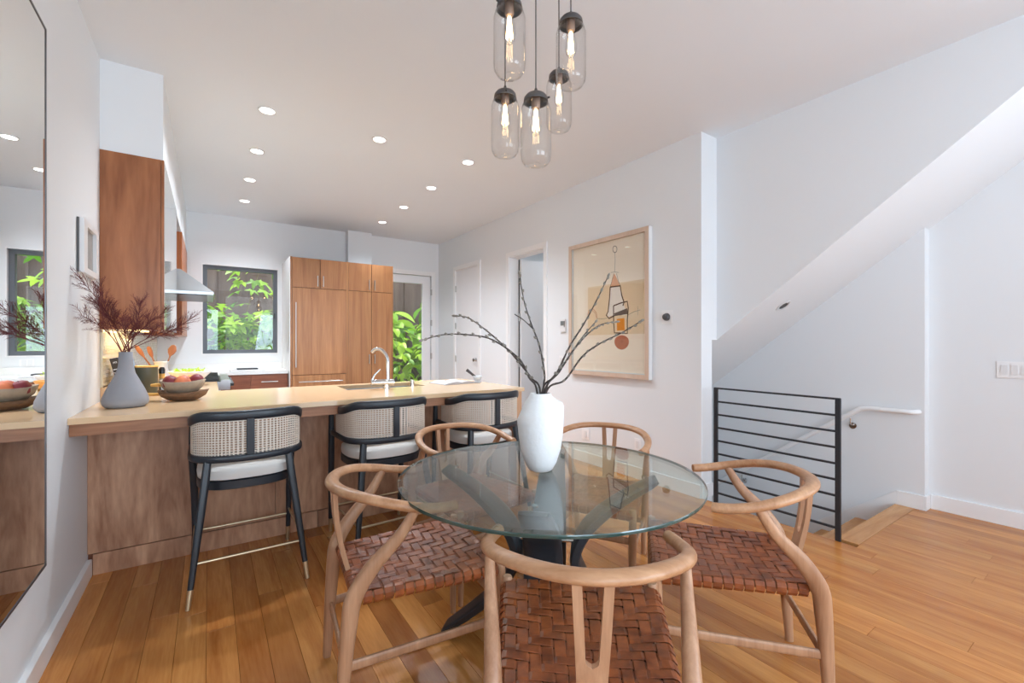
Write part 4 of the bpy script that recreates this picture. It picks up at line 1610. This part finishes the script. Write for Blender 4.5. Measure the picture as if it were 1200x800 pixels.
# ------------------------------------------------------------------ white vase with willow branches
VX, VY = 1.135, 1.462
vs = thing('vase', 'tall white plaster vase on the glass table', 'vase', (VX, VY, TZ + 0.001))
bm = BM()
prof = [(0.0, 0.0), (0.040, 0.0), (0.050, 0.006), (0.066, 0.035), (0.083, 0.09), (0.092, 0.15), (0.096, 0.20), (0.097, 0.235)]
shp = [(0.090, 0.252), (0.066, 0.285), (0.048, 0.305), (0.043, 0.316), (0.040, 0.318), (0.037, 0.312), (0.037, 0.27), (0.06, 0.22), (0.07, 0.1), (0.04, 0.02), (0, 0.02)]
seg = 48
rings = []
for i, (r, z) in enumerate(prof + shp):
    if r < 1e-5:
        rings.append([bm.verts.new((0, 0, z))])
        continue
    R_ = []
    for k in range(seg):
        a = 2 * PI * k / seg
        dirx = math.cos(a) * RT.x + math.sin(a) * RT.y
        # the shoulder ridge runs higher on the photo's right
        kk = math.exp(-((z - 0.243) / 0.035) ** 2) if i < 11 else 0
        R_.append(bm.verts.new((r * math.cos(a), r * math.sin(a), z + 0.03 * dirx * kk)))
    rings.append(R_)
for A, B in zip(rings, rings[1:]):
    for k in range(seg):
        k2 = (k + 1) % seg
        if len(A) == 1:
            bm.faces.new((A[0], B[k2], B[k]))
        elif len(B) == 1:
            bm.faces.new((A[k], A[k2], B[0]))
        else:
            bm.faces.new((A[k], A[k2], B[k2], B[k]))
obj('body', bm, 'vasewhite', vs, smooth=True)


def bud(b, p, d, ln=0.018, r=0.0054):
    d = d.normalized()
    tube(b, [p, p + d * ln * 0.35, p + d * ln * 0.75, p + d * ln], [r * 0.45, r, r * 0.8, r * 0.15], 6)


rb = random.Random(11)
# (pixel path, depths) of each branch, from the vase mouth outwards
branches = [
    ('long willow branch arching farthest left towards the garden door', [(629, 461), (620, 442), (608, 420), (577, 398), (548, 392), (520, 392), (496, 398)], (1.88, 1.80, 1.62)),
    ('willow branch sweeping up left above the arching one', [(633, 461), (622, 442), (603, 418), (585, 400), (566, 384), (548, 372), (534, 370)], (1.90, 1.92, 1.98)),
    ('upright willow branch rising straight from the white vase', [(639, 461), (638, 438), (632, 405), (622, 378), (614, 352), (609, 322)], (1.90, 1.92, 1.94)),
    ('willow branch rising right towards the top of the framed drawing', [(645, 461), (653, 436), (668, 405), (685, 378), (700, 350), (712, 325)], (1.90, 1.86, 1.82)),
    ('thin willow branch ending in a small arc before the framed drawing', [(642, 461), (655, 436), (672, 410), (690, 390), (705, 380), (722, 377)], (1.90, 1.96, 2.02)),
    ('lowest willow branch on the right, reaching out to the frame edge', [(651, 461), (662, 445), (682, 418), (702, 403), (728, 390), (750, 377)], (1.91, 1.84, 1.76)),
    ('thin short willow branch beside the drawing, nearly straight', [(637, 461), (648, 442), (664, 422), (680, 398), (697, 378)], (1.90, 1.94, 1.98)),
]
for lb_, px, dep in branches:
    t = thing('willow_branch', lb_, 'branch', (VX, VY, TZ), 0, 'willow branches in the white vase')
    off = Vector((VX, VY, TZ))
    dd = lerpl(list(dep), len(px))
    # foot stands inside the vase
    pts = [Vector((0, 0, 0.05)) + Vector((rb.uniform(-.01, .01), rb.uniform(-.01, .01), 0))] + [at(u, v, d) - off for (u, v), d in zip(px, dd)]
    # keep the mouth point inside the rim
    m = pts[1]
    rr = math.hypot(m.x, m.y)
    if rr > 0.031:
        m.x *= 0.031 / rr
        m.y *= 0.031 / rr
    m.z = 0.316
    pts = catmull(pts, 7)
    n_ = len(pts)
    rad = [0.005 * (1 - 0.62 * i / n_) + 0.0004 * math.sin(i * 1.9) for i in range(n_)]
    obj('stem', tube(BM(), pts, rad, 7), 'twig', t, smooth=True)
    b = BM()
    sgn = 1
    for i in range(13, n_ - 1, 2):
        T_ = (pts[i + 1] - pts[i]).normalized()
        s = T_.cross(Vector((rb.uniform(-1, 1), rb.uniform(-1, 1), rb.uniform(-1, 1)))).normalized()
        s = (RT * sgn + Vector((0, 0, 0.6 * sgn))).normalized() * 0.7 + s * 0.5
        sgn = -sgn
        bud(b, pts[i], T_ * 0.9 + s * 0.5, rb.uniform(0.014, 0.021))
    bud(b, pts[-1], (pts[-1] - pts[-2]), 0.02)
    o = obj('buds', b, 'catkin', t, smooth=True)
    o['kind'] = 'stuff'
    if 'upright' in lb_:
        q = pts[int(n_ * 0.62)]
        e = at(603, 368, 1.93) - off
        obj('side_twig', tube(BM(), catmull([q, (q + e) / 2 + Vector((0, 0, 0.006)), e], 4), 0.0022, 6), 'twig', t)

# ------------------------------------------------------------------ grey bottle vase with dried red plant
GX, GY, GZ = -0.386, 3.28, 0.916
gv = thing('vase', 'matte grey bottle-shaped vase on the left end of the counter', 'vase', (GX, GY, GZ))
b = BM()
gp = [(0.0, 0.0), (0.085, 0.0), (0.098, 0.012), (0.104, 0.03), (0.100, 0.055), (0.085, 0.095), (0.062, 0.145), (0.042, 0.19), (0.034, 0.22), (0.031, 0.25), (0.031, 0.305), (0.026, 0.305), (0.026, 0.22), (0.06, 0.09), (0, 0.02)]
lathe_open(b, gp, 40)
obj('body', b, 'vasegrey', gv, smooth='all')
rr_ = random.Random(21)


def feather(b, base, tip, depth, r, level=0):
    base, tip = Vector(base), Vector(tip)
    d = tip - base
    L_ = d.length
    bend = Vector((rr_.uniform(-1, 1), rr_.uniform(-1, 1), rr_.uniform(0.0, 1))) * L_ * 0.06
    pts = [base + d * k / 6 + bend * math.sin(PI * k / 6) for k in range(7)]
    tube(b, pts, [r * (1 - 0.6 * k / 6) for k in range(7)], 4 if level else 5, cap=True)
    if depth == 0:
        return
    n_ = 24 if level == 0 else 9
    for k in range(n_):
        q = 0.38 + 0.6 * k / n_ if level == 0 else 0.15 + 0.8 * k / n_
        i = min(int(q * 6), 5)
        p = pts[i].lerp(pts[i + 1], q * 6 - i)
        s = Vector((rr_.uniform(-1, 1), rr_.uniform(-1, 1), rr_.uniform(-1, 1)))
        dn = d.normalized()
        s = (s - dn * s.dot(dn)).normalized()
        ln = (0.12 if level == 0 else 0.032) * (1.15 - 0.6 * q) * rr_.uniform(0.7, 1.2)
        feather(b, p, p + (dn * 0.85 + s * 0.55).normalized() * ln, depth - 1, r * 0.55, level + 1)


# tips measured against the photo at about the vase's own distance
tips = [(90, 322, 2.12), (93, 368, 2.12), (118, 330, 2.5), (128, 352, 2.2), (165, 352, 2.5), (196, 364, 2.45), (226, 372, 2.5), (212, 384, 2.35), (182, 376, 2.2), (142, 372, 2.6), (108, 350, 2.25), (160, 378, 2.3)]
for i, (u, v, d) in enumerate(tips):
    t = thing('dried_branch', 'feathery dark red dried branch standing in the grey bottle vase', 'branch', (GX, GY, GZ), 0, 'dried red branches in the grey vase')
    tip = at(u, v, d + 0.02) - Vector((GX, GY, GZ))
    a = rr_.uniform(0, 6.28)
    mouth = Vector((0.018 * math.cos(a), 0.018 * math.sin(a), 0.305))
    b = BM()
    tube(b, [(0, 0, 0.06), mouth], 0.0016, 5)
    feather(b, mouth, tip, 2, 0.0026)
    o = obj('twigs', b, 'redtwig', t)

# ------------------------------------------------------------------ things on the peninsula
def dough_bowl(name, label, loc, rz, L_, W_, hgt, mat, hl, hw):
    t = thing(name, label, 'bowl', loc, rz)
    b = BM()
    N = 40
    lv = [(0.42, 0.0, 0), (0.62, 0.10, 0), (0.86, 0.5, 0), (1.0, 1.0, 1), (0.93, 1.0, 1), (0.78, 0.6, 0), (0.5, 0.22, 0)]
    rings = []
    rl = random.Random(4)
    jig = [rl.uniform(-0.03, 0.03) for _ in range(N)]
    for sc, zq, top in lv:
        R_ = []
        for k in range(N):
            a = 2 * PI * k / N
            lip = 0.012 * abs(math.cos(a)) ** 3 * top
            R_.append(b.verts.new((L_ * (sc + jig[k]) * math.cos(a), W_ * (sc + jig[k]) * math.sin(a), hgt * zq + lip)))
        rings.append(R_)
    for A, B in zip(rings, rings[1:]):
        for k in range(N):
            b.faces.new((A[k], A[(k + 1) % N], B[(k + 1) % N], B[k]))
    b.faces.new(rings[0])
    b.faces.new(rings[-1])
    obj('bowl_body', b, mat, t, smooth='all')
    obj('handle', tube(BM(), [(-L_ * 0.96, 0, hgt * 0.72), (-L_ - hl * 0.5, 0, hgt * 0.72), (-L_ - hl, 0, hgt * 0.70)], [(hw * 0.8, 0.009), (hw, 0.011), (hw * 0.7, 0.008)], 10, side=(0, 1, 0)), 'yellowwood', t, smooth=True)
    return t


BXC = (-0.135, 3.47)
rzb = -0.35
dough_bowl('wooden_bowl', 'rough dark wooden dish at the bottom of the fruit bowl stack', (BXC[0] + 0.005, BXC[1], 0.916), rzb, 0.135, 0.11, 0.052, 'barkwood', 0.11, 0.016)
dough_bowl('wooden_bowl', 'weathered grey-brown wooden bowl heaped with peaches', (BXC[0], BXC[1] + 0.01, 0.957), rzb, 0.122, 0.10, 0.075, 'bowlwood', 0.05, 0.014)
M['darkfruit'] = plain('dark_peach_skin', srgb(124, 34, 44), 0.55, noise=0.35, nscale=18)
pe = BM()
lathe(pe, [(0, -0.034), (0.014, -0.036), (0.028, -0.028), (0.037, -0.008), (0.037, 0.008), (0.03, 0.026), (0.016, 0.034), (0.006, 0.031), (0, 0.027)], 20)
first = None
for (dx, dy, dz, rx, lb_) in ((-0.062, -0.02, 1.010, 0.3, 'dark red peach at the left of the wooden bowl'), (0.0, -0.045, 1.006, 0.9, 'large orange-pink peach in the middle of the wooden bowl'),
                              (0.068, 0.015, 1.012, 1.4, 'small dark red peach at the right of the wooden bowl'), (0.005, 0.04, 1.008, 2.0, 'peach at the back of the wooden bowl')):
    if first is None:
        o = first = obj('peach', pe, 'fruit', smooth='all')
        tag(o, lb_, 'fruit', 'peaches in the wooden bowl')
        sm = obj('stalk', tube(BM(), [(0, 0, 0.028), (0.002, 0, 0.038)], 0.0015, 5), 'twig', o)
    else:
        o = copy_tree(first)
        o['label'] = lb_
    if 'dark' in lb_:
        o.data = o.data.copy()
        o.data.materials[0] = M['darkfruit']
    else:
        o.data = o.data.copy()
        o.data.materials[0] = M['fruit']
    o.location = (BXC[0] + dx, BXC[1] + dy + 0.01, dz + 0.02)
    o.rotation_euler = (rx, 0.4 * rx, rx * 2)
    o.scale = (1.1, 1.1, 1.1)
    if 'orange' in lb_:
        o.scale = (1.28, 1.2, 1.12)

# open magazine
bk = thing('open_book', 'open book lying flat on the peninsula near the mortar', 'book', (1.80, 3.58, 0.916), 0.12)
for sg in (-1, 1):
    b = BM()
    n_ = 10
    V = []
    for k in range(n_ + 1):
        q = k / n_
        x = sg * q * 0.17
        z = 0.004 + 0.018 * math.sin(PI * min(1, q * 1.0)) * (1 - q * 0.6) + 0.008 * (1 - q)
        V.append([b.verts.new((x, -0.13, 0.0)), b.verts.new((x, 0.13, 0.0)), b.verts.new((x, 0.13, z)), b.verts.new((x, -0.13, z))])
    for A, B in zip(V, V[1:]):
        for j in range(4):
            b.faces.new((A[j], A[(j + 1) % 4], B[(j + 1) % 4], B[j]))
    b.faces.new(V[0])
    b.faces.new(V[-1])
    obj('pages', b, plain('book_page', srgb(176, 174, 178), 0.6, noise=0.12, nscale=30), bk, smooth=True)
mp = thing('mortar', 'small pale marble mortar at the far end of the peninsula', 'mortar', (2.0, 3.50, 0.916))
b = BM()
lathe_open(b, [(0, 0), (0.03, 0), (0.028, 0.01), (0.024, 0.018), (0.036, 0.035), (0.044, 0.062), (0.04, 0.062), (0.03, 0.036), (0, 0.026)], 24)
obj('bowl_body', b, plain('pale_marble', srgb(196, 200, 204), 0.3, noise=0.1, nscale=40), mp, smooth='all')
ps = obj('pestle', tube(BM(), catmull([(0.005, 0, 0.032), (-0.02, 0.0, 0.052), (-0.06, 0, 0.085), (-0.085, 0, 0.105), (-0.098, 0, 0.115)], 4), [0.013 - 0.0003 * i if i < 8 else 0.0085 + 0.0004 * i for i in range(17)], 12), plain('dark_pestle', srgb(70, 62, 60), 0.5))
tag(ps, 'dark pestle leaning in the pale mortar', 'pestle')
ps.location = (2.0, 3.50, 0.916)
ps.rotation_euler = (0, 0, -0.55)

def text_mesh(cu):
    tmp = bpy.data.objects.new('lettering', cu)
    COL.objects.link(tmp)
    dg = bpy.context.evaluated_depsgraph_get()
    me = bpy.data.meshes.new_from_object(tmp.evaluated_get(dg))
    bpy.data.objects.remove(tmp)
    return me


# cookbooks
def book(label, loc, w, h, t_, mat, rz, lean, text=None, tc_mat=None, grp='cookbooks leaning on the backsplash'):
    o = thing('book', label, 'book', loc, rz, grp)
    o.rotation_euler = (0, lean, rz)
    obj('cover', bx(0, t_, -w / 2, w / 2, 0.001, h), mat, o, bevel=0.002)
    obj('pages', bx(0.003, t_ - 0.003, -w / 2 + 0.004, w / 2 + 0.001, h - 0.004, h + 0.001), 'white', o)
    if text:
        cu = bpy.data.curves.new('title', 'FONT')
        cu.body = text
        cu.size = t_ * 1.25
        cu.extrude = 0.0003
        cu.align_x = 'LEFT'
        cu.align_y = 'CENTER'
        cu.materials.append(M['white'])
        to = bpy.data.objects.new('title', text_mesh(cu))
        COL.objects.link(to)
        to.parent = o
        to.location = (t_ * 0.46, -w / 2 - 0.0012, h - 0.055)
        # reads downwards on the spine that faces the room (-Y)
        to.matrix_local = Matrix.Translation((t_ * 0.46, -w / 2 - 0.0012, h - 0.055)) @ Matrix(((0, 1, 0, 0), (0, 0, -1, 0), (-1, 0, 0, 0), (0, 0, 0, 1)))
        cu2 = cu.copy()
        cu2.body = 'E'
        cu2.size = t_ * 0.6
        t2 = bpy.data.objects.new('title', text_mesh(cu2))
        COL.objects.link(t2)
        t2.parent = o
        t2.matrix_local = Matrix.Translation((t_ * 0.46, -w / 2 - 0.0012, h - 0.022)) @ Matrix(((0, 1, 0, 0), (0, 0, -1, 0), (-1, 0, 0, 0), (0, 0, 0, 1)))
    return o


book('dark-spined cookbook with white title leaning on the backsplash', (XL + 0.085, 3.86, 0.917), 0.20, 0.26, 0.045, plain('dark_cover', srgb(62, 52, 44), 0.5, noise=0.2, nscale=20), 0.0, -0.22, 'TARTINE')
book('orange-and-blue cookbook behind the dark one, beside the grey vase', (XL + 0.136, 3.88, 0.917), 0.19, 0.262, 0.018, plain('orange_cover', srgb(206, 124, 66), 0.5, noise=0.2, nscale=12), 0.0, -0.22)
book('pale blue book leaning between orange book and olive canister', (XL + 0.158, 3.88, 0.917), 0.19, 0.258, 0.02, plain('blue_cover', srgb(140, 176, 216), 0.5), 0.0, -0.22)

cn = thing('canister', 'olive green metal canister with a wooden lid behind the grey vase', 'canister', (-0.355, 3.93, 0.916))
obj('body', lathe(BM(), [(0, 0), (0.062, 0), (0.064, 0.004), (0.064, 0.19), (0, 0.19)], 32), 'olive', cn, smooth=True)
obj('lid', lathe(BM(), [(0, 0.1905), (0.066, 0.1905), (0.066, 0.2), (0, 0.202)], 32), 'yellowwood', cn, smooth=True)
pb = thing('pepper_mill', 'slim steel and dark mill standing right of the olive canister', 'mill', (-0.275, 3.99, 0.916))
obj('body', lathe(BM(), [(0, 0), (0.02, 0), (0.02, 0.1), (0.017, 0.105), (0, 0.105)], 18), 'nickel', pb, smooth=True)
obj('band', lathe(BM(), [(0, 0.1055), (0.0175, 0.1055), (0.0175, 0.14), (0, 0.14)], 18), 'yellowwood', pb, smooth=True)
obj('top', lathe(BM(), [(0, 0.1405), (0.018, 0.1405), (0.019, 0.17), (0.012, 0.185), (0, 0.187)], 18), 'dark', pb, smooth=True)
# utensil jug
jg = thing('utensil_jug', 'pale grey ceramic jug holding wooden spoons near the range', 'jug', (-0.335, 4.80, 0.916))
b = BM()
lathe_open(b, [(0, 0), (0.055, 0), (0.062, 0.02), (0.06, 0.09), (0.045, 0.14), (0.047, 0.185), (0.053, 0.20), (0.049, 0.20), (0.041, 0.14), (0.05, 0.05), (0, 0.01)], 30)
obj('body', b, plain('grey_glaze', srgb(196, 196, 198), 0.4), jg, smooth='all')
for k, (dx, dy, ln, rot, lb_) in enumerate(((0.05, 0.0, 0.33, 0.28, 'round-headed wooden spoon leaning right in the jug'), (-0.05, 0.0, 0.32, -0.30, 'short wooden spoon leaning left in the jug'), (-0.10, -0.02, 0.36, -0.52, 'long reddish wooden spatula leaning far left'))):
    b = BM()
    dirv = Vector((math.sin(rot), 0.05, math.cos(rot)))
    p0 = Vector((0.0, 0.0, 0.02)) - Vector((math.sin(rot) * 0.02, 0, 0))
    tube(b, [p0, p0 + dirv * (ln * 0.72)], 0.006, 8)
    hp = p0 + dirv * (ln * 0.86)
    tube(b, [p0 + dirv * ln * 0.70, p0 + dirv * ln * 0.78, hp, p0 + dirv * ln * 0.97, p0 + dirv * ln], [(0.007, 0.005), (0.024 if k == 0 else 0.015, 0.005), (0.032 if k == 0 else 0.018, 0.006), (0.02 if k == 0 else 0.014, 0.005), (0.005, 0.003)], 12, side=(1, 0, 0))
    o = obj('wooden_spoon', b, 'spoonwood', smooth=True)
    o.location = (-0.335, 4.80, 0.918)
    tag(o, lb_, 'spoon', 'wooden utensils in the jug')
# white salad bowl with herbs
wb = thing('serving_bowl', 'wide white bowl of green salad behind the peaches', 'bowl', (-0.13, 4.62, 0.916))
b = BM()
lathe_open(b, [(0, 0), (0.06, 0), (0.065, 0.012), (0.10, 0.06), (0.155, 0.118), (0.15, 0.122), (0.095, 0.07), (0, 0.02)], 36)
obj('bowl_body', b, plain('white_porcelain', srgb(232, 230, 226), 0.25), wb, smooth='all')
lm = BM()
rl = random.Random(8)
for k in range(150):
    a, r = rl.uniform(0, 6.28), 0.115 * math.sqrt(rl.random())
    c = Vector((r * math.cos(a), r * math.sin(a), 0.105 + rl.uniform(0, 0.035)))
    d1_ = Vector((rl.uniform(-1, 1), rl.uniform(-1, 1), rl.uniform(-.5, .8))).normalized() * 0.018
    d2_ = d1_.cross(Vector((rl.uniform(-1, 1), rl.uniform(-1, 1), 1))).normalized() * 0.008
    lm.faces.new([lm.verts.new(c - d1_), lm.verts.new(c + d2_), lm.verts.new(c + d1_), lm.verts.new(c - d2_)])
o = obj('salad_leaves', lm, 'leaf_bright')
o.location = (-0.13, 4.62, 0.916)
tag(o, 'green salad leaves heaped in the white bowl', 'salad', kind='stuff')
sb = thing('patterned_bowl', 'amber patterned bowl between the utensil jug and the peaches', 'bowl', (-0.16, 4.30, 0.916))
b = BM()
lathe_open(b, [(0, 0), (0.05, 0), (0.055, 0.01), (0.085, 0.05), (0.11, 0.098), (0.106, 0.10), (0.08, 0.055), (0, 0.016)], 36)
obj('bowl_body', b, plain('amber_glaze', srgb(196, 136, 66), 0.35, noise=0.45, nscale=24), sb, smooth='all')
# tray on back counter
tr = thing('counter_tray', 'white rectangular tray with dark utensils on the back counter', 'tray', (0.42, 6.86, 0.911))
obj('tray_base', bx(-0.2, 0.2, -0.13, 0.13, 0.0, 0.012), 'white', tr, bevel=0.004)
obj('rack', bx(-0.12, 0.12, -0.07, 0.07, 0.013, 0.03), 'steel_dark', tr, bevel=0.004)

# ------------------------------------------------------------------ garden
struct('ground_garden', bx(-8, 12, YB + 0.16, 14, -0.4, -0.1), 'soil')
fc = thing('garden_fence', 'tall dark brown board fence beyond the kitchen window', 'fence', (0, 10.2, -0.1))
b = bx(0, 0.63, 0, 0.03, 0, 4.6)
fo = None
for k in range(22):
    if fo is None:
        fo = o = obj('panel', b, 'fence', fc)
    else:
        o = fo.copy()
        COL.objects.link(o)
        o.parent = fc
    o.location = (-6 + k * 0.615, 0.032 * (k % 2), 0)
for k in range(8):
    obj('post', bx(-6 + k * 1.845 - 0.04, -6 + k * 1.845 + 0.04, -0.05, -0.001, 0, 4.6), 'fence', fc)


def leaf_mesh(kind):
    b = BM()
    if kind == 'fig':
        pts = []
        lobes = [(-2.3, 0.45), (-1.25, 0.75), (-0.55, 0.92), (0, 1.0), (0.55, 0.92), (1.25, 0.75), (2.3, 0.45)]
        lobes = [(-2.2, 0.5), (-1.1, 0.85), (0, 1.0), (1.1, 0.85), (2.2, 0.5)]
        for i, (a, r) in enumerate(lobes):
            if i:
                am = (a + lobes[i - 1][0]) / 2
                pts.append((0.36 * math.sin(am), 0.36 * math.cos(am)))
            for da, rf in ((-0.2, 0.72), (0, 1.0), (0.2, 0.72)):
                pts.append((r * rf * math.sin(a + da), r * rf * math.cos(a + da)))
        c = b.verts.new((0, 0, 0))
        V = [b.verts.new((x, y, -0.28 * (x * x + y * y))) for x, y in pts]
        for p, q in zip(V, V[1:]):
            b.faces.new((c, p, q))
    else:
        w = 0.26 if kind == 'lance' else 0.34
        prev = None
        for k in range(6):
            q = k / 5
            ww = w * math.sin(PI * (0.06 + 0.92 * q)) ** 0.8
            z = -0.3 * q * q
            cur = [b.verts.new((-ww, q, z + 0.3 * ww)), b.verts.new((0, q, z)), b.verts.new((ww, q, z + 0.3 * ww))]
            if prev:
                b.faces.new((prev[0], prev[1], cur[1], cur[0]))
                b.faces.new((prev[1], prev[2], cur[2], cur[1]))
            prev = cur
    me = bpy.data.meshes.new('leaf')
    b.to_mesh(me)
    b.free()
    return me


def plant(name, label, base_, stems, leafkind, mat, n_leaves, size, seed, spread, cat='plant', droop=0.5):
    t = thing(name, label, cat, base_)
    rg_ = random.Random(seed)
    me = leaf_mesh(leafkind)
    me.materials.append(M[mat])
    me.polygons.foreach_set('use_smooth', [True] * len(me.polygons))
    paths = []
    for st_ in stems:
        pts = catmull([(0, 0, 0)] + list(st_), 6)
        obj('stem', tube(BM(), pts, [0.016 * (1 - 0.75 * i / len(pts)) for i in range(len(pts))], 6), 'stem', t, smooth=True)
        paths.append(pts)
    for k in range(n_leaves):
        pts = paths[k % len(paths)]
        q = 0.22 + 0.78 * rg_.random() ** 0.8
        i = min(int(q * (len(pts) - 1)), len(pts) - 2)
        p = pts[i]
        a = rg_.uniform(0, 2 * PI)
        off = Vector((math.cos(a), math.sin(a), 0.25)) * rg_.uniform(0.15, 1) * spread
        o = bpy.data.objects.new('leaf', me)
        COL.objects.link(o)
        o.parent = t
        o.location = p + off
        s = size * rg_.uniform(0.65, 1.2)
        o.scale = (s, s, s)
        o.rotation_euler = (rg_.uniform(-0.7, 0.35) - droop * 0.4, rg_.uniform(-0.5, 0.5), a - PI / 2)
    return t


plant('fig_tree', 'young fig tree with lobed leaves outside the kitchen window', (0.35, 8.5, -0.1),
      [[(0.05, 0.1, 0.8), (0.1, 0, 1.6), (0.35, 0.05, 2.6)], [(-0.3, 0, 0.7), (-0.5, 0.1, 1.5), (-0.55, 0, 2.2)], [(0.4, 0.1, 0.8), (0.65, 0, 1.5), (0.8, 0.1, 1.95)], [(-0.1, -0.2, 0.6), (-0.15, -0.2, 1.3), (-0.1, -0.1, 1.75)]],
      'fig', 'leaf_fig', 290, 0.20, 3, 0.42, 'tree')
plant('garden_shrub', 'dark green shrub behind the fig tree', (0.1, 9.4, -0.1),
      [[(-0.6, 0, 0.7), (-0.9, 0, 1.5)], [(0.2, 0, 0.8), (0.3, 0, 1.7)], [(0.8, 0, 0.6), (1.2, 0, 1.5)], [(-0.2, 0, 0.6), (-0.3, 0, 1.3)]],
      'oval', 'leaf_dark', 290, 0.28, 4, 0.5)
plant('garden_shrub', 'low bright shrub filling the lower kitchen window', (0.6, 8.35, -0.1),
      [[(-0.5, 0, 0.5), (-0.7, 0, 1.2)], [(0, 0, 0.6), (0.05, 0, 1.5)], [(0.5, 0, 0.5), (0.6, 0, 1.3)], [(-0.2, 0.1, 0.6), (-0.25, 0, 1.4)], [(0.25, 0.1, 0.6), (0.3, 0, 1.35)]],
      'fig', 'leaf_bright', 290, 0.17, 9, 0.30)
plant('garden_shrub', 'bright lime green shrub outside the glass door', (3.55, 8.5, -0.1),
      [[(-0.3, 0, 0.5), (-0.5, 0, 1.2), (-0.55, -0.05, 1.62)], [(0.1, 0, 0.6), (0.1, 0, 1.2), (0.15, 0, 1.75)], [(0.5, 0, 0.5), (0.6, 0, 1.1), (0.7, 0, 1.6)], [(-0.7, 0, 0.4), (-0.85, 0, 1.0), (-0.9, 0, 1.45)]],
      'lance', 'leaf_bright', 290, 0.19, 5, 0.34)
plant('garden_shrub', 'broad-leaved plant standing taller behind the lime shrub', (4.3, 9.5, -0.1),
      [[(-0.6, 0, 0.9), (-1.1, 0, 1.7), (-1.25, 0, 2.0)], [(0, 0, 0.9), (-0.1, 0, 1.8), (0.1, 0, 2.3)], [(0.4, 0, 0.8), (0.7, 0, 1.8)]],
      'oval', 'leaf_fig', 90, 0.5, 6, 0.3)
